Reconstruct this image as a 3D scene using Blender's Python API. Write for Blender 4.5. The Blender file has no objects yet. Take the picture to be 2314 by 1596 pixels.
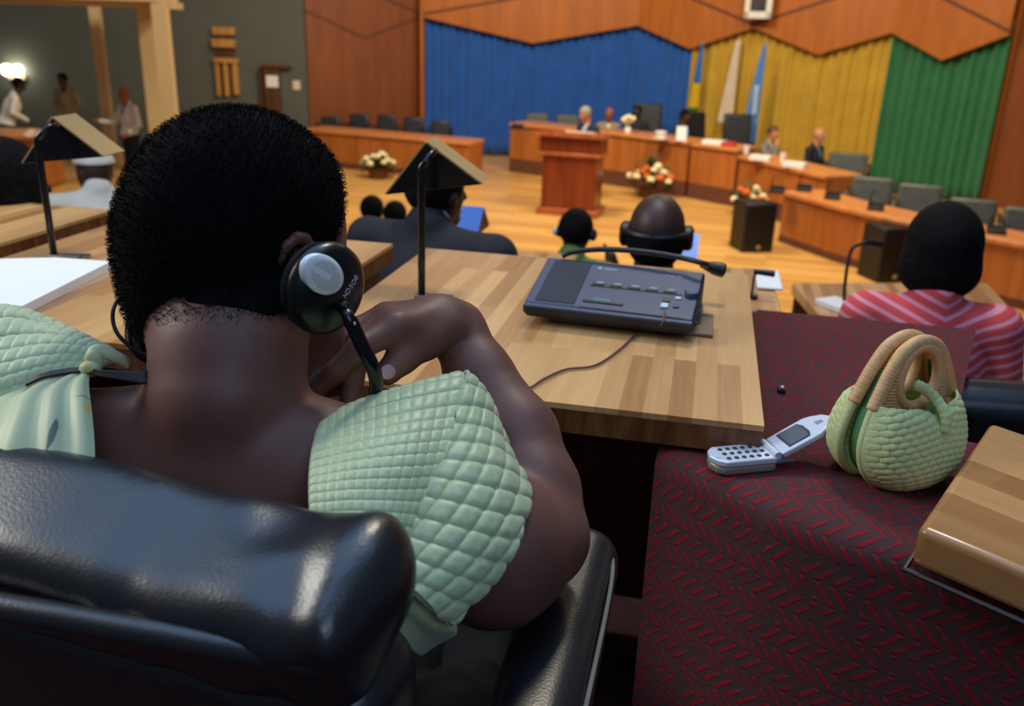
import bpy, math, random
import numpy as np
from mathutils import Vector, Matrix
random.seed(7)
R_ = math.radians
scene = bpy.context.scene
COL = scene.collection
# ------------------------------------------------------------------ camera
FPX, CX, CY = 2036.0, 1157.0, 798.0
CAMZ = 1.22
PITCH, ROLL = R_(20.0), R_(1.9)
cam_pos = np.array([0, 0, CAMZ])
_F = np.array([0, math.cos(PITCH), -math.sin(PITCH)])
_R0 = np.array([1.0, 0, 0]); _U0 = np.array([0, math.sin(PITCH), math.cos(PITCH)])
_R = math.cos(ROLL) * _R0 + math.sin(ROLL) * _U0
_U = -math.sin(ROLL) * _R0 + math.cos(ROLL) * _U0
def ray(px, py):
    return _F + (px - CX) / FPX * _R - (py - CY) / FPX * _U
def W(px, py, Z):                      # world point seen at a photo pixel, Z metres down the optical axis
    return cam_pos + Z * ray(px, py)
def PL(px, py, z):                     # world point seen at a photo pixel on the level plane z
    r = ray(px, py); return cam_pos + r * ((z - CAMZ) / r[2])
def PXY(p):
    d = np.array(p, float) - cam_pos; Z = d @ _F
    return CX + FPX * (d @ _R) / Z, CY - FPX * (d @ _U) / Z, Z
cd = bpy.data.cameras.new('camera'); cam = bpy.data.objects.new('camera', cd); COL.objects.link(cam)
cam.matrix_world = Matrix(((_R[0], _U[0], -_F[0], 0), (_R[1], _U[1], -_F[1], 0), (_R[2], _U[2], -_F[2], CAMZ), (0, 0, 0, 1)))
cd.sensor_width = 36; cd.lens = 36 * FPX / 2314; cd.clip_start = .05; cd.clip_end = 200
cd.dof.use_dof = True; cd.dof.focus_distance = .93; cd.dof.aperture_fstop = 6.0
scene.camera = cam
vs = scene.view_settings
vs.view_transform = 'Standard'; vs.look = 'None'; vs.gamma = 1; vs.use_curve_mapping = False; vs.exposure = 0
# row direction of the front seats: A forward, B right
_va = ray(1629, 74); YAW = math.atan2(_va[0], _va[1])
A = np.array([math.sin(YAW), math.cos(YAW), 0]); B = np.array([math.cos(YAW), -math.sin(YAW), 0]); UP = np.array([0, 0, 1.0])
# ------------------------------------------------------------------ mesh builder
def nrm(v):
    v = np.array(v, float); return v / (np.linalg.norm(v) + 1e-12)
def frame_of(d, up=(0, 0, 1)):
    d = nrm(d); s = np.cross(d, up)
    if np.linalg.norm(s) < 1e-4: s = np.cross(d, (1, 0, 0))
    s = nrm(s); return s, np.cross(s, d)
class MB:
    def __init__(s): s.v = []; s.f = []; s.uv = {}; s.n = 0; s.sharp = False
    def add(s, vs_, fs):
        n = len(s.v); s.v.extend([tuple(map(float, v)) for v in vs_]); s.f.extend([tuple(i + n for i in f) for f in fs]); return n
    def obox(s, c, ax, ay, az, hx, hy, hz):     # oriented box, half sizes
        c = np.array(c, float); ax, ay, az = map(np.array, (ax, ay, az)); P = []
        for k in (-1, 1):
            for j in (-1, 1):
                for i in (-1, 1): P.append(c + ax * hx * i + ay * hy * j + az * hz * k)
        s.add(P, [(0, 2, 3, 1), (4, 5, 7, 6), (0, 1, 5, 4), (2, 6, 7, 3), (0, 4, 6, 2), (1, 3, 7, 5)]); return s
    def box(s, x0, x1, y0, y1, z0, z1):
        return s.obox(((x0 + x1) / 2, (y0 + y1) / 2, (z0 + z1) / 2), (1, 0, 0), (0, 1, 0), (0, 0, 1), (x1 - x0) / 2, (y1 - y0) / 2, (z1 - z0) / 2)
    def prism(s, pts, d):                       # polygon extruded by vector d
        n = len(pts); P = [np.array(p, float) for p in pts]; d = np.array(d, float)
        nn = sum(np.cross(P[i] - P[0], P[(i + 1) % n] - P[0]) for i in range(1, n - 1)) if n > 2 else d
        if nn @ d > 0: P = P[::-1]
        s.add(P + [p + d for p in P], [tuple(range(n)), tuple(range(2 * n - 1, n - 1, -1))] + [(i, i + n, (i + 1) % n + n, (i + 1) % n) for i in range(n)]); return s
    def tube(s, pts, r, n=10, caps=True, flat=None):
        pts = [np.array(p, float) for p in pts]; m = len(pts)
        rr = [r] * m if not hasattr(r, '__len__') else list(r)
        d0 = nrm(pts[1] - pts[0]); a, b = frame_of(d0); V = []
        for i in range(m):
            d = nrm(pts[min(i + 1, m - 1)] - pts[max(i - 1, 0)])
            a = nrm(a - d * (a @ d)); b = np.cross(d, a)
            for k in range(n):
                t = 2 * math.pi * k / n; V.append(pts[i] + rr[i] * (math.cos(t) * a + (flat or 1) * math.sin(t) * b))
        F = [(i * n + k, i * n + (k + 1) % n, (i + 1) * n + (k + 1) % n, (i + 1) * n + k) for i in range(m - 1) for k in range(n)]
        if caps: F += [tuple(range(n - 1, -1, -1)), tuple((m - 1) * n + k for k in range(n))]
        s.add(V, F); return s
    def ring(s, pts, r, n=10):                  # closed tube
        pts = [np.array(p, float) for p in pts]; m = len(pts); rr = [r] * m if not hasattr(r, '__len__') else list(r)
        c = sum(pts) / m; nn = nrm(sum(np.cross(pts[i] - c, pts[(i + 1) % m] - c) for i in range(m))); V = []
        for i in range(m):
            d = nrm(pts[(i + 1) % m] - pts[i - 1]); a = nrm(np.cross(d, nn))
            for k in range(n):
                t = 2 * math.pi * k / n; V.append(pts[i] + rr[i] * (math.cos(t) * a + math.sin(t) * np.cross(d, a)))
        s.add(V, [(i * n + k, i * n + (k + 1) % n, ((i + 1) % m) * n + (k + 1) % n, ((i + 1) % m) * n + k) for i in range(m) for k in range(n)]); return s
    def lathe(s, c, axis, prof, n=20):          # prof: (radius, height along axis)
        c = np.array(c, float); axis = nrm(axis); a, b = frame_of(axis); V = []
        for r, h in prof:
            for k in range(n):
                t = 2 * math.pi * k / n; V.append(c + axis * h + r * (math.cos(t) * a + math.sin(t) * b))
        m = len(prof); F = [(i * n + k, (i + 1) * n + k, (i + 1) * n + (k + 1) % n, i * n + (k + 1) % n) for i in range(m - 1) for k in range(n)]
        F += [tuple(range(n)), tuple((m - 1) * n + k for k in range(n - 1, -1, -1))]
        s.add(V, F); return s
    def ell(s, c, rx, ry, rz, ax=(1, 0, 0), ay=(0, 1, 0), az=(0, 0, 1), n=14, m=9):
        c = np.array(c, float); ax, ay, az = (np.array(q, float) for q in (ax, ay, az)); V = [c + az * rz]
        for i in range(1, m):
            th = math.pi * i / m
            for k in range(n):
                t = 2 * math.pi * k / n; V.append(c + ax * rx * math.sin(th) * math.cos(t) + ay * ry * math.sin(th) * math.sin(t) + az * rz * math.cos(th))
        V.append(c - az * rz); F = []
        for k in range(n): F.append((0, 1 + k, 1 + (k + 1) % n))
        for i in range(m - 2):
            for k in range(n): F.append((1 + i * n + k, 1 + (i + 1) * n + k, 1 + (i + 1) * n + (k + 1) % n, 1 + i * n + (k + 1) % n))
        L = len(V) - 1
        for k in range(n): F.append((L, 1 + (m - 2) * n + (k + 1) % n, 1 + (m - 2) * n + k))
        s.add(V, F); return s
    def grid(s, P, UV=None, closed_u=False):    # P: array (nu, nv, 3)
        P = np.asarray(P); nu, nv = P.shape[:2]; n0 = len(s.v)
        F = [(i * nv + j, ((i + 1) % nu) * nv + j, ((i + 1) % nu) * nv + j + 1, i * nv + j + 1) for i in range(nu if closed_u else nu - 1) for j in range(nv - 1)]
        s.add(P.reshape(-1, 3), F)
        if UV is not None:
            for i, q in enumerate(np.asarray(UV).reshape(-1, 2)): s.uv[n0 + i] = tuple(q)
        return s
def link(o): COL.objects.link(o); return o
def base_of(parent):
    if parent is None: return np.zeros(3)
    p = np.array(parent.location); return p + base_of(parent.parent)
def obj(name, mb, m, parent=None, smooth=False, bevel=0, bseg=2, origin=None, ang=40):
    if isinstance(mb, tuple): V, Fc = mb; uv = {}
    else: V, Fc, uv = np.array(mb.v), mb.f, mb.uv
    V = np.asarray(V, float); off = base_of(parent)
    loc = np.zeros(3)
    if parent is None:
        loc = np.array(origin, float) if origin is not None else np.array([(V[:, 0].min() + V[:, 0].max()) / 2, (V[:, 1].min() + V[:, 1].max()) / 2, V[:, 2].min()])
        off = loc
    me = bpy.data.meshes.new(name); me.from_pydata((V - off).tolist(), [], Fc if isinstance(Fc, list) else Fc.tolist()); me.validate(); me.update()
    if uv:
        ul = me.uv_layers.new(name='uv')
        for lp in me.loops: ul.data[lp.index].uv = uv.get(lp.vertex_index, (0, 0))
    if m: me.materials.append(m)
    if smooth:
        me.polygons.foreach_set('use_smooth', [True] * len(me.polygons))
        if smooth == 'auto': me.set_sharp_from_angle(angle=R_(ang))
    o = link(bpy.data.objects.new(name, me)); o.parent = parent
    if parent is None: o.location = loc
    if bevel:
        b = o.modifiers.new('bevel', 'BEVEL'); b.width = bevel; b.segments = bseg; b.limit_method = 'ANGLE'; b.angle_limit = R_(35)
        if not smooth: me.polygons.foreach_set('use_smooth', [True] * len(me.polygons)); me.set_sharp_from_angle(angle=R_(30)); b.harden_normals = False
    return o
def tag(o, label=None, cat=None, group=None, kind=None):
    if label: o['label'] = label
    if cat: o['category'] = cat
    if group: o['group'] = group
    if kind: o['kind'] = kind
    return o
def thing(name, label, cat, loc=(0, 0, 0), group=None):
    o = link(bpy.data.objects.new(name, None)); o.location = tuple(map(float, loc)); o.empty_display_size = .1
    return tag(o, label, cat, group)
def struct(name, mb, m, **k):
    o = obj(name, mb, m, **k); o['kind'] = 'structure'; return o
def copy_tree(o, parent=None):
    c = o.copy(); COL.objects.link(c); c.parent = parent
    for ch in list(o.children): copy_tree(ch, c)
    return c
def again(o, loc, rz=None, label=None, s=None, group=None):
    c = copy_tree(o); c.location = tuple(map(float, loc))
    if rz is not None: c.rotation_euler = (0, 0, rz)
    if s: c.scale = (s, s, s)
    return tag(c, label, None, group)
def spline(pts, n):                     # Catmull-Rom through points (any dimension)
    P = np.array(pts, float); m = len(P); P = np.vstack([2 * P[0] - P[1], P, 2 * P[-1] - P[-2]]); out = []
    for q in np.linspace(0, m - 1 - 1e-9, n):
        i = int(q); t = q - i; a, b, c, d = P[i:i + 4]
        out.append(.5 * (2 * b + (c - a) * t + (2 * a - 5 * b + 4 * c - d) * t * t + (3 * b - a - 3 * c + d) * t ** 3))
    return np.array(out)
def spline_closed(pts, n):
    P = np.array(pts, float); m = len(P); out = []
    for q in np.linspace(0, m, n, endpoint=False):
        i = int(q); t = q - i; a, b, c, d = P[(i - 1) % m], P[i % m], P[(i + 1) % m], P[(i + 2) % m]
        out.append(.5 * (2 * b + (c - a) * t + (2 * a - 5 * b + 4 * c - d) * t * t + (3 * b - a - 3 * c + d) * t ** 3))
    return np.array(out)
def patch(ctrl, nu, nv):                # Catmull-Rom surface through a control grid
    C_ = np.array(ctrl, float); rows = np.array([spline(r, nv) for r in C_])
    return np.array([spline(rows[:, j], nu) for j in range(nv)]).transpose(1, 0, 2)
def pnormals(P):
    n = np.cross(np.gradient(P, axis=0), np.gradient(P, axis=1)); return n / (np.linalg.norm(n, axis=2, keepdims=True) + 1e-12)
# ------------------------------------------------------------------ implicit bodies
class SDF:
    def __init__(s, lo, hi, h):
        s.lo = np.array(lo, float); s.h = h
        s.ax = [np.arange(lo[i], hi[i] + h, h) for i in range(3)]
        s.f = np.full([len(a) for a in s.ax], .2, np.float32)
    def _sl(s, lo, hi):
        return tuple(slice(max(0, int((lo[i] - s.lo[i]) / s.h)), max(0, int((hi[i] - s.lo[i]) / s.h) + 2)) for i in range(3))
    def _pts(s, sl):
        return np.stack(np.meshgrid(*[s.ax[i][sl[i]].astype(np.float32) for i in range(3)], indexing='ij'), -1)
    def _mix(s, sl, d, k, op):
        f = s.f[sl]
        if op == 'u':
            if k > 0: hh = np.clip(.5 + .5 * (f - d) / k, 0, 1); s.f[sl] = f * (1 - hh) + d * hh - k * hh * (1 - hh)
            else: s.f[sl] = np.minimum(f, d)
        else:
            if k > 0: hh = np.clip(.5 - .5 * (f + d) / k, 0, 1); s.f[sl] = f * (1 - hh) - d * hh + k * hh * (1 - hh)
            else: s.f[sl] = np.maximum(f, -d)
    def cap(s, a, b, ra, rb=None, k=.02, op='u'):
        rb = ra if rb is None else rb; a = np.array(a, float); b = np.array(b, float); m = max(ra, rb) + k + 3 * s.h
        sl = s._sl(np.minimum(a, b) - m, np.maximum(a, b) + m); p = s._pts(sl)
        if p.size == 0: return s
        ab = (b - a).astype(np.float32); pa = p - a.astype(np.float32); t = np.clip((pa @ ab) / (ab @ ab + 1e-12), 0, 1)
        d = np.linalg.norm(pa - t[..., None] * ab, axis=-1) - (ra + (rb - ra) * t); s._mix(sl, d, k, op); return s
    def chain(s, pts, rs, k=.02):
        for i in range(len(pts) - 1): s.cap(pts[i], pts[i + 1], rs[i], rs[i + 1], k)
        return s
    def ell(s, c, r, ax=None, k=.02, op='u'):
        c = np.array(c, float); r = np.array(r, np.float32); m = max(r) + k + 3 * s.h
        sl = s._sl(c - m, c + m); p = s._pts(sl) - c.astype(np.float32)
        if p.size == 0: return s
        if ax is not None: p = p @ np.array(ax, np.float32).T
        k0 = np.linalg.norm(p / r, axis=-1); k1 = np.linalg.norm(p / (r * r), axis=-1) + 1e-6
        s._mix(sl, k0 * (k0 - 1) / k1, k, op); return s
    def rbox(s, c, hs, r, ax=None, k=.01, op='u'):
        c = np.array(c, float); hs = np.array(hs, np.float32); m = np.linalg.norm(hs) + k + 3 * s.h
        sl = s._sl(c - m, c + m); p = s._pts(sl) - c.astype(np.float32)
        if p.size == 0: return s
        if ax is not None: p = p @ np.array(ax, np.float32).T
        q = np.abs(p) - (hs - r); d = np.linalg.norm(np.maximum(q, 0), axis=-1) + np.minimum(q.max(-1), 0) - r
        s._mix(sl, d, k, op); return s
    def cut(s, c, n, k=.004):               # remove the side n points to
        n = nrm(n).astype(np.float32); sl = (slice(None),) * 3
        d = -((s._pts(sl) - np.array(c, np.float32)) @ n); s._mix(sl, d, k, 'd'); return s
    def shell(s, other_f, k=0):
        s.f = np.maximum(s.f, -other_f); return s
    def mesh(s, relax=2):
        f = s.f; sg = f < 0; nx, ny, nz = f.shape
        f = np.where(f == 0, 1e-6, f)
        acc = np.zeros((nx - 1, ny - 1, nz - 1, 3), np.float32); cnt = np.zeros((nx - 1, ny - 1, nz - 1), np.float32)
        cor = [(i, j, k) for i in (0, 1) for j in (0, 1) for k in (0, 1)]
        sub = lambda a, c: a[c[0]:nx - 1 + c[0], c[1]:ny - 1 + c[1], c[2]:nz - 1 + c[2]]
        for c in cor:
            for e in range(3):
                if c[e]: continue
                c2 = list(c); c2[e] = 1
                f0, f1 = sub(f, c), sub(f, c2); x = (f0 < 0) != (f1 < 0)
                t = np.where(x, f0 / np.where(x, f0 - f1, 1), 0)
                for a in range(3): acc[..., a] += np.where(x, (t if a == e else c[a]), 0)
                cnt += x
        m = cnt > 0; idx = np.full(m.shape, -1, np.int64); idx[m] = np.arange(m.sum())
        V = (np.argwhere(m) + acc[m] / cnt[m][:, None]) * s.h + s.lo; Q = []
        for e in range(3):
            a, b = [(1, 2), (2, 0), (0, 1)][e]
            s0 = [slice(None)] * 3; s1 = [slice(None)] * 3; s0[e] = slice(0, -1); s1[e] = slice(1, None)
            g0, g1 = sg[tuple(s0)], sg[tuple(s1)]
            for want, flip in ((True, False), (False, True)):
                I = np.argwhere((g0 != g1) & (g0 == want)); I = I[(I[:, a] > 0) & (I[:, b] > 0) & (I[:, a] < f.shape[a] - 1) & (I[:, b] < f.shape[b] - 1)]
                def cell(da, db):
                    J = I.copy(); J[:, a] -= da; J[:, b] -= db; return idx[J[:, 0], J[:, 1], J[:, 2]]
                q = np.stack([cell(1, 1), cell(0, 1), cell(0, 0), cell(1, 0)], 1)
                Q.append(q[:, ::-1] if flip else q)
        Q = np.concatenate(Q); Q = Q[(Q >= 0).all(1)]
        for _ in range(relax):              # light Laplacian smoothing
            S = np.zeros_like(V); n = np.zeros(len(V))
            for i in range(4):
                for j in ((i + 1) % 4, (i - 1) % 4): np.add.at(S, Q[:, i], V[Q[:, j]]); np.add.at(n, Q[:, i], 1)
            V = V * .5 + .5 * S / np.maximum(n, 1)[:, None]
        return V, Q
# ------------------------------------------------------------------ materials
def new_mat(name):
    m = bpy.data.materials.new(name); m.use_nodes = True; nt = m.node_tree
    return m, nt, nt.nodes['Principled BSDF']
def lin(r, g, b):
    f = lambda c: (c / 255 / 12.92) if c / 255 <= .04045 else ((c / 255 + .055) / 1.055) ** 2.4
    return (f(r), f(g), f(b), 1)
def nd(nt, typ, **k):
    n = nt.nodes.new(typ)
    for a, v in k.items():
        if a.startswith('i_'): n.inputs[a[2:].replace('_', ' ')].default_value = v
        else: setattr(n, a, v)
    return n
def mixc(nt, fac, a, b, mode='MIX'):
    n = nt.nodes.new('ShaderNodeMix'); n.data_type = 'RGBA'; n.blend_type = mode
    for s, v in ((0, fac), (6, a), (7, b)):
        if hasattr(v, 'is_linked'): nt.links.new(v, n.inputs[s])
        else: n.inputs[s].default_value = v
    return n.outputs[2]
def mth(nt, op, a, b=0.0, c=0.0):
    n = nt.nodes.new('ShaderNodeMath'); n.operation = op
    for s, v in enumerate((a, b, c)):
        if hasattr(v, 'is_linked'): nt.links.new(v, n.inputs[s])
        else: n.inputs[s].default_value = v
    return n.outputs[0]
def ramp(nt, fac, stops):
    n = nt.nodes.new('ShaderNodeValToRGB'); nt.links.new(fac, n.inputs[0]); e = n.color_ramp.elements
    while len(e) < len(stops): e.new(.5)
    for q, (p, c) in zip(e, stops): q.position = p; q.color = c if len(c) == 4 else (*c, 1)
    return n.outputs[0]
def coords(nt, scale=(1, 1, 1), rot=(0, 0, 0), kind='Object'):
    t = nt.nodes.new('ShaderNodeTexCoord'); m = nt.nodes.new('ShaderNodeMapping')
    m.inputs['Scale'].default_value = scale; m.inputs['Rotation'].default_value = rot
    nt.links.new(t.outputs[kind], m.inputs[0]); return m.outputs[0]
def bump(nt, bs, height, strength=.3, dist=.01):
    b = nt.nodes.new('ShaderNodeBump'); b.inputs['Strength'].default_value = strength; b.inputs['Distance'].default_value = dist
    nt.links.new(height, b.inputs['Height']); nt.links.new(b.outputs[0], bs.inputs['Normal'])
def plain(name, c, rough=.6, metal=0, var=.15, nscale=8, bmp=0, bdist=.003, sheen=0, coat=0, spec=.5):
    m, nt, bs = new_mat(name); bs.inputs['Roughness'].default_value = rough; bs.inputs['Metallic'].default_value = metal
    bs.inputs['Specular IOR Level'].default_value = spec
    n = nd(nt, 'ShaderNodeTexNoise', i_Scale=float(nscale), i_Detail=4.0); nt.links.new(coords(nt), n.inputs['Vector'])
    d = tuple(x * (1 - var) for x in c[:3]) + (1,); l = tuple(min(1, x * (1 + var)) for x in c[:3]) + (1,)
    nt.links.new(ramp(nt, n.outputs['Fac'], [(.3, d), (.7, l)]), bs.inputs['Base Color'])
    if bmp: bump(nt, bs, n.outputs['Fac'], bmp, bdist)
    if sheen: bs.inputs['Sheen Weight'].default_value = sheen
    if coat: bs.inputs['Coat Weight'].default_value = coat; bs.inputs['Coat Roughness'].default_value = .15
    return m
def wood(name, dark, light, grain=(40, 40, 3), rough=.35, planks=None, rotz=0, coat=0, seam=.0, kind='Object'):
    m, nt, bs = new_mat(name); bs.inputs['Roughness'].default_value = rough
    v = coords(nt, (1, 1, 1), (0, 0, rotz), kind)
    mp = nd(nt, 'ShaderNodeMapping'); mp.inputs['Scale'].default_value = grain; nt.links.new(v, mp.inputs[0])
    n = nd(nt, 'ShaderNodeTexNoise', i_Scale=1.0, i_Detail=6.0, i_Distortion=.6); nt.links.new(mp.outputs[0], n.inputs['Vector'])
    g = n.outputs['Fac']
    if planks:
        bw, rh = planks
        b = nd(nt, 'ShaderNodeTexBrick'); b.offset = .41; b.offset_frequency = 2; b.squash = 1.0
        for k, q in (('Scale', 1.0), ('Mortar Size', seam), ('Mortar Smooth', .1), ('Bias', 0.0), ('Brick Width', bw), ('Row Height', rh)): b.inputs[k].default_value = q
        b.inputs['Color1'].default_value = (0, 0, 0, 1); b.inputs['Color2'].default_value = (1, 1, 1, 1); b.inputs['Mortar'].default_value = (.15, .15, .15, 1)
        nt.links.new(v, b.inputs['Vector'])
        g = mth(nt, 'ADD', mth(nt, 'MULTIPLY', b.outputs['Color'], .62), mth(nt, 'MULTIPLY', g, .38))
        c = ramp(nt, g, [(.12, dark), (.88, light)])
    else: c = ramp(nt, g, [(.3, dark), (.7, light)])
    nt.links.new(c, bs.inputs['Base Color'])
    if coat: bs.inputs['Coat Weight'].default_value = coat; bs.inputs['Coat Roughness'].default_value = .12
    return m
def emit(name, c, s):
    m, nt, bs = new_mat(name); bs.inputs['Base Color'].default_value = c; bs.inputs['Emission Color'].default_value = c; bs.inputs['Emission Strength'].default_value = s; return m
TOA = YAW - math.pi / 2                     # turns A onto the texture's x axis
M = {}
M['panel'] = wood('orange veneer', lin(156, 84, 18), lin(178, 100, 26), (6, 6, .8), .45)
M['panel_shaded'] = wood('shaded orange veneer', lin(116, 62, 32), lin(134, 74, 38), (6, 6, .8), .45)  # same veneer, shade of the turned-away walls put into the colour
M['groove'] = plain('groove brown', lin(92, 48, 22), .6)
M['stage_floor'] = wood('stage floor', lin(184, 134, 68), lin(222, 174, 100), (2, 20, 2), .38, (1.2, .12), .25)
M['desk_top'] = wood('desk top strips', lin(160, 104, 56), lin(228, 180, 120), (6, 110, 40), .3, (.42, .032), TOA, .25)
M['desk_edge'] = wood('desk edge strips', lin(88, 50, 26), lin(140, 88, 46), (60, 60, 10), .4)
M['rostrum'] = wood('rostrum wood', lin(150, 84, 34), lin(184, 110, 50), (9, 9, .7), .4)
M['rostrum_top'] = wood('rostrum top wood', lin(190, 116, 62), lin(212, 142, 84), (9, 9, 3), .35)
M['plinth'] = plain('dark plinth carpet', lin(96, 56, 36), .9)
M['lectern'] = wood('lectern mahogany', lin(100, 38, 14), lin(136, 58, 22), (8, 8, .8), .35, None, 0, .2)
M['lectern_trim'] = wood('lectern trim', lin(150, 74, 36), lin(184, 106, 64), (8, 8, 3), .35)
M['grey_wall'] = plain('grey green wall', lin(92, 96, 88), .9, 0, .06, 2)
M['cream'] = plain('cream paint', lin(206, 180, 134), .7, 0, .05, 2)
M['tier'] = plain('tier carpet', lin(58, 27, 28), .95, 0, .25, 30)
M['blue_curtain'] = plain('blue curtain cloth', lin(18, 86, 172), .8, 0, .12, 3, sheen=.2)
M['yellow_curtain'] = plain('yellow curtain cloth', lin(188, 152, 40), .8, 0, .1, 3, sheen=.2)
M['green_curtain'] = plain('green curtain cloth', lin(28, 106, 62), .8, 0, .12, 3, sheen=.2)
M['black_leather'] = plain('black leather', lin(26, 28, 34), .38, 0, .2, 60, .15, .001)
M['grey_leather'] = plain('worn grey leather', lin(78, 80, 78), .45, 0, .2, 12)
M['black'] = plain('black plastic', lin(18, 19, 22), .45)
M['dark_metal'] = plain('dark metal', lin(34, 34, 38), .35, .6)
M['chrome'] = plain('chrome', lin(190, 190, 192), .25, 1)
M['white'] = plain('white paper', lin(236, 238, 240), .8, 0, .02)
M['pale'] = plain('pale cloth', lin(226, 224, 214), .85, 0, .05, 10)
M['beige'] = plain('beige suit cloth', lin(150, 136, 108), .9, 0, .1, 20)
M['greysuit'] = plain('grey suit cloth', lin(128, 124, 114), .9, 0, .1, 20)
M['darksuit'] = plain('dark suit cloth', lin(28, 30, 40), .85, 0, .15, 20)
M['navysuit'] = plain('navy suit cloth', lin(24, 32, 60), .85, 0, .15, 20)
M['khaki'] = plain('khaki cloth', lin(176, 156, 118), .9, 0, .1, 10)
M['bluetie'] = plain('blue tie', lin(100, 140, 190), .6)
M['greentop'] = plain('green patterned top', lin(96, 128, 64), .9, 0, .5, 40)
def striped():
    m, nt, bs = new_mat('coral knit with pale pink stripes'); bs.inputs['Roughness'].default_value = .9
    sp = nd(nt, 'ShaderNodeSeparateXYZ'); nt.links.new(coords(nt), sp.inputs[0]); x = sp.outputs[0]
    q = mth(nt, 'ADD', sp.outputs[2], mth(nt, 'MULTIPLY', mth(nt, 'ABSOLUTE', mth(nt, 'ADD', x, .0)), -.45))
    s = mth(nt, 'FRACT', mth(nt, 'MULTIPLY', q, 30.0)); band = mth(nt, 'GREATER_THAN', s, .66)
    nt.links.new(mixc(nt, band, lin(212, 76, 78), lin(232, 150, 172)), bs.inputs['Base Color']); return m
M['pinkish'] = striped()
M['skin_dark'] = plain('dark brown skin', lin(92, 54, 40), .5, 0, .1, 8)
M['skin_deep'] = plain('deep brown skin', lin(64, 40, 32), .5, 0, .1, 8)
M['skin_light'] = plain('light skin', lin(204, 138, 104), .5, 0, .08, 8)
M['skin_mid'] = plain('warm brown skin', lin(166, 92, 58), .5, 0, .1, 8)
M['hair_black'] = plain('black hair', lin(14, 13, 14), .85, 0, .4, 60, .8, .006, spec=.15)
M['hair_grey'] = plain('grey hair', lin(150, 140, 124), .7, 0, .2, 60, .4, .004)
M['leaf'] = plain('dark leaves', lin(66, 70, 34), .6, 0, .35, 30)
M['cream_flower'] = plain('cream petals', lin(240, 232, 190), .7, 0, .08, 40)
M['orange_flower'] = plain('orange petals', lin(224, 112, 34), .7, 0, .15, 40)
M['ochre'] = wood('carved ochre wood', lin(176, 124, 60), lin(206, 154, 84), (8, 8, 1), .5)
M['door'] = wood('door wood', lin(74, 48, 30), lin(96, 64, 40), (8, 8, 1), .5)
M['flag_white'] = plain('white flag cloth', lin(222, 208, 190), .8, 0, .06, 5)
M['flag_sky'] = plain('sky blue flag cloth', lin(92, 148, 214), .8, 0, .06, 5)
M['emblem'] = plain('pale flag emblem', lin(168, 192, 224), .8)
M['flag_blue'] = plain('blue flag band', lin(40, 130, 210), .8, 0, .06, 5)
M['flag_yellow'] = plain('yellow flag band', lin(226, 196, 40), .8, 0, .06, 5)
M['flag_green'] = plain('green flag band', lin(30, 120, 60), .8, 0, .06, 5)
M['shade_gold'] = plain('gold lamp shade side', lin(190, 158, 106), .4, .35, .08, 6)
M['lampblack'] = plain('black lamp enamel', lin(12, 13, 18), .22, 0, .1)
M['blue_lit'] = plain('blue-lit lamp shade side', lin(70, 112, 190), .35, .2, .05, 6)  # blue light falling on the shade is put into its base colour
M['bulb'] = emit('lit lamp glass', (1, .93, .75, 1), 14)
M['photo_dark'] = plain('dark portrait print', lin(52, 50, 54), .4, 0, .6, 9)
M['red'] = plain('red cover', lin(190, 60, 44), .6)
M['paper_cup'] = plain('white china', lin(240, 238, 230), .3)
M['plate'] = plain('brown metal plate', lin(120, 112, 96), .4, .4, .06)
# ------------------------------------------------------------------ the hall
ZF = -1.38                                    # stage floor level
def xy(p, z): return np.array([p[0], p[1], z])
wp = {k: W(*v)[:2] for k, v in dict(a=(690, 30, 17), b=(960, 37, 18.2), c=(1450, 53, 18.2), d=(1715, 68, 17), e=(2030, 80, 15.7), f=(2300, 75, 14.3)).items()}
wp['g'] = wp['f'] + np.array([1.9, -3.6])
ZTOP, ZPK, ZVL = 3.6, 1.31, .89
fl = MB(); fl.box(-16, 14, 6.5, 22, ZF - .1, ZF); struct('floor', fl, M['stage_floor'])
def dirs(p, q):
    d = nrm(xy(q - p, 0)); return d, np.array([d[1], -d[0], 0])     # along, towards the room
def facet(p, q, off, z0, z1, th):
    d, n = dirs(p, q); a, b = xy(p, 0) + n * off, xy(q, 0) + n * off
    return [xy(a, z0), xy(b, z0), xy(b, z1), xy(a, z1)], -n * th
names = [('wall_left_panel', 'a', 'b', 'panel_shaded'), ('wall_back', 'b', 'c', 'panel'), ('wall_back_center', 'c', 'd', 'panel'), ('wall_back_right', 'd', 'e', 'panel'), ('wall_right_panel', 'e', 'f', 'panel'), ('wall_right', 'f', 'g', 'panel_shaded')]
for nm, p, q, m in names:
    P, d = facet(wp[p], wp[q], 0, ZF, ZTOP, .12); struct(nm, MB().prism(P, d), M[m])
def seam(o, p, q, pts, off=.02, w=.05):       # dark joint let into the veneer
    d, n = dirs(p, q); L = np.linalg.norm(q - p); mb = MB()
    for (t0, z0), (t1, z1) in zip(pts[:-1], pts[1:]):
        a = xy(p, z0) + d * L * t0 + n * off; b = xy(p, z1) + d * L * t1 + n * off
        u = nrm(b - a); s = np.cross(u, n); mb.obox((a + b) / 2, u, s, n, np.linalg.norm(b - a) / 2, w / 2, .004)
    obj('groove', mb, M['groove'], o)
sl = ZPK - ZVL
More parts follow.
